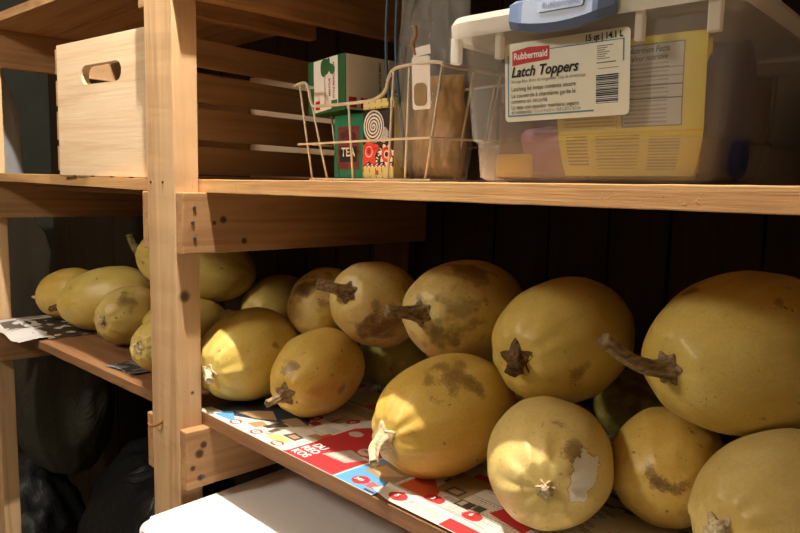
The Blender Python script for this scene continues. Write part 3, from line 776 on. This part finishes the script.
b = bmesh.new(); plate(b, [(x - .021, y) for x, y in rrect(.042, .009, .002)], LF, 0, .0006); lg = obj('embossed_plate', b, plain('latch_emboss', srgb(98, 114, 146), .3), lt)
text('lettering', 'Rubbermaid', .0068, plain('latch_letter', srgb(74, 88, 120), .4), lt, LF @ Matrix.Translation((0, .0025, .0005)), 1.0, align='CENTER')
# the paper label on the front face
fy = lambda z: -.007 - (z - .040) * .006 / .088
Z0 = .0540
LBF = frame((-.0675, fy(Z0) - .0004, Z0), (1, 0, 0), (0, fy(.12) - fy(.05), .07))
LBF = LBF @ Matrix.Rotation(math.radians(.5), 4, 'Z')
LW, LH = .1185, .0690
b = bmesh.new(); plate(b, rrect(LW, LH, .004), LBF, 0, .0003); lab = obj('paper_label', b, plain('label_paper', srgb(232, 228, 208), .5, .35, nz=.02), bin_, label='cream product label with red logo plate and black lettering')
def lp(poly, mat, name, z=.0003): b = bmesh.new(); plate(b, poly, LBF, z, z + .0003); return obj(name, b, mat, lab)
lp(rect(.003, .0045, .0875, .0058), M_blueprint, 'blue_border'); lp(rect(.003, .0045, .0040, .0590), M_blueprint, 'blue_border')
lp(rect(.046, .0600, .113, .0607), M_blueprint, 'blue_border'); lp(rect(.1125, .043, .1135, .0607), M_blueprint, 'blue_border')
lg = [(.008, .0495), (.0245, .0508), (.0455, .0515), (.0455, .0632), (.0245, .0643), (.008, .0620)]
lp(lg, M_redprint, 'logo_plate', .0003)
text('lettering', 'Rubbermaid', .0082, M_whiteprint, lab, LBF @ Matrix.Translation((.0267, .0547, .0000)), .86, bold=.00018, align='CENTER')
text('lettering', 'Latch Toppers', .0125, M_black, lab, LBF @ Matrix.Translation((.0065, .0395, 0)), .90, shear=.3, bold=.0003)
text('lettering', '15 qt | 14.1 L', .0072, M_black, lab, LBF @ Matrix.Translation((.0790, .0620, 0)), .86, bold=.0002)
for s, y, sz, mm in (('Storage Box  Boîte de rangement  Caja de almacenaje', .0342, .0040, M_grey), ('Latching lid keeps contents secure', .0272, .0055, M_black), ('Le couvercle à charnières garde le', .0212, .0055, M_black), ('contenu en sécurité', .0162, .0055, M_black),
                     ('La tapa con pasador mantiene seguro', .0110, .0053, M_black), ('el contenido', .0068, .0050, M_black)):
    text('lettering', s, sz, mm, lab, LBF @ Matrix.Translation((.0068, y, 0)), .84)
text('lettering', '17.2 x 11.4 x 6.5 in / 43.8 x 28.9 x 16.5 cm', .0044, M_grey, lab, LBF @ Matrix.Translation((.030, .0070, 0)), .60)
rng = random.Random(3); y = .0105
b = bmesh.new(); plate(b, rect(.0892, .0095, .1095, .0345), LBF, .0003, .0005); bc = obj('barcode', b, M_whiteprint, lab)
bm = bmesh.new()
while y < .0335:
    h_ = rng.choice((.0004, .0007, .0011)); plate(bm, rect(.0895, y, .109, y + h_), LBF, .0005, .0007); y += h_ + rng.choice((.0004, .0006, .0009))
obj('barcode_bars', bm, M_black, lab)
bm = bmesh.new()
for i, y in enumerate((.0565, .0548, .0531, .0514, .0497, .0480, .0463)): plate(bm, rect(.0900, y, .0900 + (.011 if i else .014) - .002 * (i % 3), y + .0006), LBF, .0003, .0005)
plate(bm, rect(.0898, .0430, .1065, .0438), LBF, .0003, .0005); plate(bm, rect(.091, .0385, .109, .0389), LBF, .0003, .0005)
obj('small_print', bm, M_grey, lab)

# things inside the bin (bin frame -> world)
BM = Matrix.Translation(BO) @ Matrix.Rotation(BR, 4, 'Z')
def inbin(o, loc, rz=0, rx=0): o.matrix_world = BM @ Matrix.Translation(loc) @ Matrix.Rotation(rz, 4, 'Z') @ Matrix.Rotation(rx, 4, 'X'); return o
def bagfront(x, y, c):
    Y = srgb(236, 216, 92); Wt = srgb(206, 204, 198); K = srgb(60, 56, 50); O = srgb(232, 190, 50)
    if .062 < x < .112 and .040 < y < .106:
        if x < .0628 or x > .1112 or y > .1052 or y < .0408: return srgb(120, 116, 108)
        yy = (y - .040) / .066
        if yy > .78: return Wt
        if abs(yy - .70) < .006 or abs(yy - .50) < .004 or abs(yy - .34) < .006 or abs(yy - .60) < .003: return K
        if math.sin(y * 1900) > .45 and .064 < x < .100 and math.sin(x * 3100 + int(y * 300) * 2) > -.5: return srgb(120, 116, 110)
        return Wt
    if .086 < x < .112 and .004 < y < .032: return srgb(150, 140, 80) if math.sin(y * 2600) > 0 else Y
    if .008 < x < .056 and .040 < y < .058 and math.sin(y * 2100) > .3 and math.sin(x * 2900 + int(y * 333)) > -.6: return srgb(150, 124, 40)
    if .008 < x < .030 and .008 < y < .034 and math.sin(y * 2100) > .3: return srgb(150, 124, 40)
    if .038 < x < .078 and .006 < y < .034 and math.sin(y * 2300) > .2 and math.sin(x * 2500 + int(y * 333) * 3) > -.6: return srgb(130, 106, 40)
    if abs(y - .036) < .0008: return O
    if abs(x - .058) < .0006 and y > .036: return O
    return Y
# yellow food bag: pillow body + printed front
yb = thing('food_bag', 'yellow food bag with a nutrition facts table, seen through the front of the bin', 'bag')
inbin(yb, (.036, .022, .003), 0, 0)
def slab(w, h, d, seed, taper=.0, nx=24, ny=24):
    bm = bmesh.new(); G = []
    for s in (-1, 1):
        rows = []
        for j in range(ny + 1):
            row = []
            for i in range(nx + 1):
                u = -1 + 2 * i / nx; v = j / ny; e = ((1 - abs(u) ** 4) * (1 - abs(2 * v - 1) ** 6)) ** .5
                ww = w * (1 - taper * (1 - v) ** 3)
                row.append(bm.verts.new((u * ww, s * d * e + d + .002 * noise.noise(Vector((u * 3, v * 3, seed + s))), v * h + (.003 * noise.noise(Vector((u * 4, seed, 1))) if v > .9 else 0))))
            rows.append(row)
        G.append(rows)
        for j in range(ny):
            for i in range(nx): bm.faces.new((rows[j][i], rows[j][i + 1], rows[j + 1][i + 1], rows[j + 1][i]))
    bmesh.ops.remove_doubles(bm, verts=bm.verts, dist=.0004); return bm
me_bag = sheet_mesh('bag_print', .128, .112, 256, 224, [], srgb(236, 216, 92), frame((-.060, -.010, .003), (1, 0, 0), (0, -.04, 1)), fn=bagfront,
                    zf=lambda x, y: .004 * (1 - ((x - .064) / .064) ** 4) * 1.0, thick=.0006)
# bottom left corner of the bag is gathered
for v in me_bag.vertices:
    k = max(0, 1 - (v.co.z - .003) / .05); v.co.x = v.co.x * (1 - .12 * k * k) + .002 * k;
pf = obj('printed_face', me_bag, M_print, yb, smooth=False, label='printed face with nutrition facts table')
PFM = frame((-.060, -.010, .003), (1, 0, 0), (0, -.04, 1))
for s_, y_, z_ in (('Nutrition Facts', .0990, .0066), ('Valeur nutritive', .0930, .0062)):
    text('lettering', s_, z_, M_black, pf, PFM @ Matrix.Translation((.0660, y_, 0)), .85, shear=.2, bold=.0001, lift=.0052)
obj('bag_body', slab(.063, .115, .012, 5, .12), plain('yellow_bag_film', srgb(226, 200, 74), .4), yb, smooth=True)
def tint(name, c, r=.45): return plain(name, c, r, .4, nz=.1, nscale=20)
o = obj('food_bag', slab(.016, .118, .05, 8, .1), tint('navy_bag_film', srgb(44, 58, 104), .35), smooth=True); inbin(o, (.098, .030, .003), math.radians(0))
tag(o, 'dark blue bag standing beside the yellow food bag inside the bin', 'bag')
o = obj('food_bag', slab(.045, .050, .022, 12, .2), tint('purple_bag_film', srgb(170, 110, 130), .4), smooth=True); inbin(o, (-.035, .014, .003))
tag(o, 'mauve bag lying low inside the bin, left of the yellow one', 'bag')
def jar(name, r, h, c1, c2, loc, label):
    t = thing(name, label, 'jar'); inbin(t, loc, 0, 0)
    prof = [(r * .92, 0), (r, .004), (r, h * .74), (r * .86, h * .80), (r * .86, h * .82)]
    def lat(pr):
        bm = bmesh.new(); R = [[bm.verts.new((q * math.cos(2 * PI * k / 32), q * math.sin(2 * PI * k / 32), z)) for k in range(32)] for q, z in pr]
        for A, B in zip(R, R[1:]):
            for k in range(32): bm.faces.new((A[k], A[(k + 1) % 32], B[(k + 1) % 32], B[k]))
        bm.faces.new(R[0][::-1]); bm.faces.new(R[-1]); return bm
    obj('jar_body', lat(prof), c1, t, smooth=False)
    obj('jar_lid', lat([(r * .94, h * .82), (r * .96, h * .83), (r * .96, h * .98), (r * .9, h)]), c2, t)
    return t
jar('spice_jar', .026, .090, tint('brown_jar', srgb(92, 66, 44)), tint('grey_lid', srgb(112, 104, 96)), (-.075, .040, .003), 'dark brown jar standing inside the bin behind the left end of its label')
jar('spice_jar', .022, .102, tint('tan_jar', srgb(124, 100, 70)), tint('dark_lid', srgb(60, 52, 46)), (-.030, .085, .003), 'taller tan jar with a dark lid inside the bin, behind its label')
o = obj('food_bag', slab(.100, .105, .060, 21, .1), tint('brown_bag_film', srgb(86, 66, 46), .5), smooth=True); inbin(o, (.0, .150, .003))
tag(o, 'dark brown bulky bag filling the back half of the bin', 'bag')
o = obj('yellow_glow_block', boxbm((-.018, 0, 0), (.018, .022, .022), .004), tint('yellow_wrap', srgb(236, 200, 84))); inbin(o, (-.066, .006, .004), math.radians(20))  # yellow block put in to give the round yellow glow inside the bin
tag(o, 'small yellow block standing in for a glow low at the left front of the bin', 'packet')
# dark jars beyond the bin at the right edge of the photo
for k, (x, y, lab_) in enumerate(((.80, .33, 'dark bottle behind the right side of the bin'), (.86, .27, 'dark jar with a pale label right of the bin'))):
    t = jar('glass_jar', .026, .12, tint('dark_glass', srgb(22, 20, 16), .15), tint('black_lid', srgb(30, 26, 24), .3), (0, 0, 0), lab_)
    t.matrix_world = Matrix.Translation((x, y, .0005))
    b = bmesh.new(); R = [[b.verts.new((.0264 * math.cos(a), .0264 * math.sin(a), z)) for a in [math.radians(-160 + 12 * k2) for k2 in range(11)]] for z in (.03, .07)]
    for q in range(10): b.faces.new((R[0][q], R[0][q + 1], R[1][q + 1], R[1][q]))
    obj('jar_label', b, tint('pale_jar_label', srgb(150, 134, 96)), t)

# ------------------------------------------------------------------ grocery flyers under the squashes
CRM = srgb(220, 212, 200); RD = srgb(192, 46, 52); BL = srgb(92, 160, 214); NV = srgb(40, 52, 66); TAN = srgb(168, 138, 100); DK = srgb(70, 56, 46); OR = srgb(206, 88, 44); GY = srgb(176, 168, 158); YE = srgb(232, 208, 120)
FA = (-.012, .0385)
def A(*pts): return [(x - FA[0], y - FA[1]) for x, y in pts]
def circ(x, y, r, k=1.0): return [(x + r * math.cos(t), y + r * k * math.sin(t)) for t in [2 * PI * q / 20 for q in range(20)]]
shA = []
rg = random.Random(11)
for i in range(60):            # product pictures further back
    x = rg.uniform(.0, .38); y = rg.uniform(.09, .43)
    w = rg.uniform(.012, .035); h = rg.uniform(.01, .025)
    shA.append((A((x, y), (x + w, y + .003), (x + w - .003, y + h), (x + .002, y + h)), rg.choice([TAN, DK, RD, GY, OR, TAN, GY])))
for i in range(10):
    shA.append((A(*circ(rg.uniform(.0, .39), rg.uniform(.2, .44), .013)), RD))
shA += [(A((-.012, .060), (.05, .062), (.10, .085), (.16, .12), (.12, .16), (-.012, .15)), NV), (A((.03, .075), (.08, .08), (.11, .10), (.07, .12)), TAN),
        (A((.02, .046), (.078, .050), (.03, .074)), BL), (A((.092, .060), (.115, .060), (.122, .078), (.10, .082)), TAN), (A((.118, .070), (.13, .071), (.145, .10), (.12, .10)), DK), (A((.135, .055), (.16, .058), (.15, .066)), GY),
        (A((.155, .052), (.192, .052), (.19, .068), (.158, .068)), YE), (A((.165, .072), (.195, .072), (.195, .088), (.17, .09)), DK), (A((.172, .075), (.19, .075), (.19, .085), (.175, .086)), TAN),
        (A((.112, .105), (.15, .10), (.16, .12), (.12, .13)), TAN), (A((.15, .128), (.166, .126), (.17, .14), (.15, .142)), RD)]
for (x, y) in ((.076, .0515), (.131, .0515), (.186, .0495)):
    shA += [(A(*circ(x, y, .0105, .8)), RD), (A(*circ(x, y, .0082, .62)), srgb(240, 226, 220))]
# red block and the blue block
shA += [(A((.214, .0395), (.318, .0395), (.318, .30), (.214, .165)), RD), (A((.219, .044), (.219, .088), (.262, .088), (.262, .044)), RD),
        (A((.255, .072), (.30, .074), (.312, .10), (.272, .108)), srgb(186, 172, 160)), (A((.262, .078), (.285, .078), (.285, .094), (.268, .096)), srgb(206, 196, 180)), (A(*circ(.292, .118, .014, .8)), srgb(216, 196, 180)), (A(*circ(.232, .150, .012, .8)), srgb(208, 186, 172)), (A(*circ(.285, .16, .012, .9)), srgb(208, 186, 172)),
        (A((.318, .0395), (.322, .0395), (.322, .30), (.318, .30)), CRM), (A((.322, .0395), (.391, .0395), (.391, .30), (.322, .30)), BL), (A((.330, .080), (.391, .070), (.391, .12), (.330, .112)), TAN), (A((.335, .088), (.36, .08), (.38, .10), (.34, .108)), srgb(214, 178, 128)), (A((.322, .12), (.391, .12), (.391, .30), (.322, .30)), NV),
        (A(*circ(.352, .0555, .0125, .85)), RD), (A((.366, .048), (.386, .048), (.386, .060), (.366, .062)), srgb(216, 96, 96)), (A((.372, .041), (.389, .041), (.389, .045), (.372, .045)), DK), (A((.318, .1), (.30, .1), (.30, .104), (.318, .104)), CRM)]
# price digits strip
for i, (x, y) in enumerate(((.140, .150), (.165, .165), (.190, .180), (.120, .140))): shA += [(A(*circ(x, y, .009, 1.3)), RD), (A(*circ(x, y, .0045, 1.1)), CRM)] if i % 2 == 0 else [(A((x, y - .01), (x + .006, y - .01), (x + .006, y + .012), (x, y + .012)), RD)]
def dashes(x, y, c):
    if c == CRM and y > .03:
        if math.sin(y * 1500) > .55 and noise.noise(Vector((x * 14, y * 14, 7))) > .05 and math.sin(x * 2300 + int(y * 240) * 2.1) > -.35: return srgb(128, 116, 104)
    return c
def flat(x, y): return .0012 * math.sin(x * 21) * math.sin(y * 30 + 1) * (1 if y > .02 else y / .02) * .5 + .0009
fm = lambda ox, oy, rz=0: Matrix.Translation((ox, oy, H)) @ Matrix.Rotation(rz, 4, 'Z')
fa = thing('grocery_flyer', 'grocery flyer with red and blue blocks, nearest the pine post', 'flyer')
fa['group'] = 'flyers lining the lower shelf'
obj('sheet', sheet_mesh('sheet', .403, .44, 202, 220, shA, CRM, fm(*FA), zf=flat, fn=dashes, xs=steps(0, .0011, .403), ys=steps(0, .0009, .09, .0022, .2, .005, .44)), M_print, fa, smooth=True)
def flt(par, s, x, y, size, mat, rz=0, bold=.0002, sx=1):
    text('lettering', s, size, mat, par, Matrix.Translation((x, y, H + .0022)) @ Matrix.Rotation(rz, 4, 'Z'), sx, bold=bold, lift=.0)
fl = obj('headline_print', (lambda bm: (plate(bm, rect(.2165, .0415, .2175, .094), Matrix.Translation((0, 0, H)), .0016, .0021), bm)[1])(bmesh.new()), M_whiteprint, fa)
flt(fa, 'DU', .226, .078, .0165, M_whiteprint, 0, .0006); flt(fa, 'REO', .222, .062, .0165, M_whiteprint, 0, .0006); flt(fa, 'KOS', .222, .046, .0165, M_whiteprint, 0, .0006)
flt(fa, '349', .3430, .0520, .0090, M_whiteprint); flt(fa, '3', .0735, .0485, .0075, M_redprint); flt(fa, '4', .1285, .0485, .0075, M_redprint); flt(fa, '5', .1835, .0465, .0075, M_redprint); flt(fa, '349', .2835, .1145, .009, M_redprint)
FB = (.3885, .040)
def B(*pts): return [(x - FB[0], y - FB[1]) for x, y in pts]
shB = []
for i in range(90):
    x = rg.uniform(.40, 1.2); y = rg.uniform(.11, .46); w = rg.uniform(.015, .04); h = rg.uniform(.01, .03)
    shB.append((B((x, y), (x + w, y + .002), (x + w, y + h), (x, y + h)), rg.choice([TAN, DK, RD, GY, OR, TAN, GY, TAN])))
shB += [(B((.395, .074), (.452, .074), (.440, .098), (.392, .135)), OR), (B(*circ(.449, .079, .0135, .8)), RD), (B((.43, .10), (.47, .10), (.47, .16), (.42, .16)), TAN),
        (B((.452, .088), (.470, .088), (.470, .098), (.452, .098)), GY), (B((.440, .104), (.462, .104), (.462, .122), (.440, .122)), DK), (B((.443, .107), (.459, .107), (.459, .119), (.443, .119)), TAN),
        (B((.47, .088), (.49, .088), (.49, .104), (.47, .104)), DK), (B((.472, .090), (.480, .090), (.480, .102), (.472, .102)), CRM), (B((.492, .092), (.504, .092), (.504, .106), (.492, .106)), srgb(60, 76, 44)),
        (B(*circ(.417, .0545, .012, .8)), RD), (B(*circ(.503, .0800, .012, .85)), RD), (B((.490, .041), (.56, .041), (.56, .060), (.490, .060)), RD), (B((.39, .0665), (.53, .0665), (.53, .0685), (.39, .0685)), GY), (B((.51, .10), (.56, .09), (.57, .14), (.52, .15)), RD)]
for x in (.434, .443, .451, .460, .469, .477): shB.append((B((x, .053), (x + .006, .053), (x + .006, .060), (x, .060)), rg.choice([srgb(214, 190, 180), srgb(190, 196, 196), srgb(226, 170, 160), srgb(170, 190, 170)])))
shB.append((B((.432, .0465), (.488, .0465), (.488, .0472), (.432, .0472)), GY))
def curl(x, y):      # front-left corner lifts over the first flyer
    k = max(0, 1 - math.hypot(x / .030, y / .030)); ridge = math.exp(-((y - .028) / .004) ** 2) * max(0, 1 - x / .16) * .004
    return .0022 + .006 * k ** 1.2 + ridge + flat(x + .3, y)
fb = thing('grocery_flyer', 'grocery flyer with an orange-red picture and red price ovals, under the squashes at right', 'flyer')
fb['group'] = 'flyers lining the lower shelf'
obj('sheet', sheet_mesh('sheet', .88, .43, 352, 172, shB, CRM, fm(*FB), zf=curl, fn=dashes, xs=steps(0, .0011, .17, .003, .88), ys=steps(0, .0009, .08, .0022, .16, .005, .43)), M_print, fb, smooth=True)
flt(fb, '5', .4145, .0505, .0095, M_whiteprint); flt(fb, '2', .446, .0755, .0095, M_whiteprint); flt(fb, '6', .500, .0765, .0095, M_whiteprint)
for o in fb.children:
    if o.name.startswith('lettering'): o.location.z = .0035
# left bay flyer, hanging over the edge, and a scrap
def rag(x, y, c):
    n = noise.noise(Vector((x * 30, y * 40, 4)))
    if .05 < x < .30 and y > .075 and n > -.25: return srgb(44, 36, 34)
    if .06 < x < .17 and .02 < y < .06 and abs(n) < .25: return srgb(96, 86, 82)
    if y > .05 and n > .2: return srgb(150, 140, 138)
    return c
def hang(x, y):
    e = max(0, .040 - y); return .0012 + .006 * math.sin(x * 26) ** 2 * (1 if y < .06 else .3) - e * .12 + .0008
fc = obj('newspaper_sheet', sheet_mesh('newspaper_sheet', .30, .17, 120, 68, [], srgb(214, 210, 206), Matrix.Translation((-.955, -.034, H)) @ Matrix.Rotation(-.01, 4, 'Z'), zf=hang, fn=rag), M_print, smooth=True)
tag(fc, 'black and white newspaper sheet sticking out at the left end of the lower shelf', 'newspaper')
fd = obj('newspaper_scrap', sheet_mesh('newspaper_scrap', .10, .09, 30, 26, [], srgb(120, 128, 134), Matrix.Translation((-.36, .03, H)) @ Matrix.Rotation(.15, 4, 'Z'), zf=lambda x, y: .001 + .003 * math.sin(x * 40) ** 2, fn=lambda x, y, c: srgb(50, 46, 44) if noise.noise(Vector((x * 60, y * 60, 1))) > .0 else c), M_print, smooth=True)
tag(fd, 'small bluish newspaper scrap on the lower shelf left of the pine post', 'newspaper')
# dark liner under the left bay squashes

# ------------------------------------------------------------------ white freezer below
fr = thing('chest_freezer', 'white appliance with a flat glossy top under the lower shelf', 'freezer', (.05, 0, -1.5))
fang = math.radians(4)
fr.rotation_euler = (0, 0, fang)
fr.location = (.028, -.086, -1.5)
def rbox(x0, y0, z0, x1, y1, z1, r, bev):
    pts = rrect(x1 - x0, y1 - y0, r, 8); bm = bmesh.new()
    lo = [bm.verts.new((x0 + x, y0 + y, z0)) for x, y in pts]; hi = [bm.verts.new((x0 + x, y0 + y, z1)) for x, y in pts]
    tf = bm.faces.new(hi); bm.faces.new(lo[::-1]); n = len(pts)
    for i in range(n): bm.faces.new((lo[i], lo[(i + 1) % n], hi[(i + 1) % n], hi[i]))
    bmesh.ops.bevel(bm, geom=list(tf.edges), offset=bev, segments=4, affect='EDGES', profile=.5); return bm
obj('cabinet', rbox(.012, .012, 0, .95, .53, .955, .02, .004), M_white, fr)
obj('lid', rbox(0, 0, .957, .965, .545, 1.02, .028, .008), M_white, fr, label='flat glossy white lid', smooth=False)
obj('lid_handle', rbox(.40, -.018, .962, .58, .004, .985, .008, .004), plain('grey_handle', srgb(120, 120, 124), .4), fr)

# ------------------------------------------------------------------ plastic sheet and rubbish bags at the left
def drape(name, P00, P10, P01, P11, nx, ny, amp, freq, seed, mat, th=.0015, edge=None):
    P = [Vector(p) for p in (P00, P10, P01, P11)]; bm = bmesh.new(); rows = []
    nrm = (P[1] - P[0]).cross(P[2] - P[0]).normalized()
    for j in range(ny + 1):
        row = []
        for i in range(nx + 1):
            u = i / nx; v = j / ny
            uu = u * (edge(v) if edge else 1)
            p = (P[0] * (1 - uu) + P[1] * uu) * (1 - v) + (P[2] * (1 - uu) + P[3] * uu) * v
            w = math.sin(uu * freq + 1.5 * noise.noise(Vector((u * 2, v * 2, seed)))) * amp + noise.noise(Vector((u * 5, v * 7, seed))) * amp
            row.append(bm.verts.new(p + nrm * w))
        rows.append(row)
    for j in range(ny):
        for i in range(nx): bm.faces.new((rows[j][i], rows[j][i + 1], rows[j + 1][i + 1], rows[j + 1][i]))
    bmesh.ops.solidify(bm, geom=bm.faces, thickness=th)
    return obj(name, bm, mat, smooth=True)
def sheet_edge(z):
    T = [(-.46, .80), (-.38, .82), (-.30, .92), (-.20, .95), (-.15, .9), (-.10, .74), (0, .66), (.17, .62), (.24, .5), (.30, .42), (.43, .3)]
    for (a, p), (b_, q) in zip(T, T[1:]):
        if a <= z <= b_: return p + (q - p) * (z - a) / (b_ - a)
    return T[-1][1]
M_sheet = clear('grey_plastic_sheet', srgb(214, 214, 212), .96, .4, .3, .3)
o = drape('plastic_sheet', (-1.10, -.02, -.46), (-1.10, .18, -.46), (-1.10, -.02, .42), (-1.10, .18, .42), 40, 80, .005, 14, 2, M_sheet,
          edge=lambda v: sheet_edge(-.46 + .88 * v))
tag(o, 'pale grey plastic sheet hanging behind the left end of the shelves', 'plastic sheet')
def sack(name, c, rx, ry, rz, seed, mat, amp=.10):
    bm = bmesh.new(); bmesh.ops.create_icosphere(bm, subdivisions=5, radius=1)
    for v in bm.verts:
        p = v.co.copy(); n = p.normalized()
        k = 1 + amp * noise.noise(p * 1.7 + Vector((seed, 0, 0))) * 2 + amp * .8 * (1 - abs(noise.noise(p * 3.1 + Vector((0, seed, 0)))) * 2) + amp * .2 * noise.noise(p * 9)
        q = Vector((n.x * rx, n.y * ry, n.z * rz)) * k
        q.z = max(q.z, -rz * .82); v.co = q
    o = obj(name, bm, mat, smooth=True, loc=c); return o
def bagmat(name, c, rough):
    t = NT(name); v = t.coords((1, 1, 1)); n1 = t.noise(v, 9, 4, .6, 1.5)
    t.base(c, rough, .45); t.bump(n1, .6, .02); return t.m
M_bl = bagmat('black_bag_plastic', srgb(24, 25, 28), .42)
M_ol = bagmat('smoky_bag_plastic', srgb(64, 62, 52), .5)
o = sack('rubbish_bag', (-1.27, .24, -.62), .24, .14, .30, 4, M_ol, .04); o['c'] = 1; del o['c']
tag(o, 'smoky olive-grey plastic sack under the left end of the lower shelf', 'bag')
o = sack('rubbish_bag', (-.70, .29, -1.13), .36, .19, .44, 9, M_bl, .05)
tag(o, 'large black plastic sack with a long shiny crease, lower left', 'bag')
o = sack('rubbish_bag', (-1.37, .14, -1.21), .26, .17, .33, 15, bagmat('charcoal_bag_plastic', srgb(44, 46, 48), .5), .08)
tag(o, 'charcoal plastic sack at the bottom left corner beside the left post', 'bag')

# ------------------------------------------------------------------ light and camera
def lamp(name, loc, e, col, r):
    L = bpy.data.lights.new(name, 'POINT'); L.energy = e; L.color = col; L.shadow_soft_size = r
    o = bpy.data.objects.new(name, L); C.objects.link(o); o.location = loc; return o
lamp('ceiling_bulb', (.20, -.100, .93), 115, (1, .93, .83), .012)
lamp('fill_light', (-.35, -1.5, .90), 56, (1, .92, .81), .12)  # added soft fill from behind the camera, no fixture; brightens the shaded fronts
lamp('side_fill', (2.1, -.75, .60), 3, (1, .90, .76), .10)  # weak extra fill from the right, added to brighten the hanging sheet
w = bpy.data.worlds.new('World'); sc.world = w; w.use_nodes = True
w.node_tree.nodes['Background'].inputs[0].default_value = (.05, .04, .03, 1)

cam = bpy.data.cameras.new('camera'); co = bpy.data.objects.new('camera', cam); C.objects.link(co)
yaw, pitch, roll, fpx = .8031110719555745, .11365436476358541, .01859237893992145, 697.0507695488939
f = Vector((-math.sin(yaw) * math.cos(pitch), math.cos(yaw) * math.cos(pitch), -math.sin(pitch)))
r = Vector((math.cos(yaw), math.sin(yaw), 0)); u = r.cross(f)
r2 = r * math.cos(roll) + u * math.sin(roll); u2 = u * math.cos(roll) - r * math.sin(roll)
Mx = Matrix((r2, u2, -f)).transposed().to_4x4(); Mx.translation = Vector((.9510522997527721, -.46465355932491903, -.005527209361153346))
co.matrix_world = Mx
cam.sensor_width = 36; cam.lens = fpx / 800 * 36; cam.clip_start = .01
sc.camera = co
sc.view_settings.view_transform = 'Standard'; sc.view_settings.look = 'None'; sc.view_settings.gamma = 1; sc.view_settings.use_curve_mapping = False
sc.view_settings.exposure = 0.0
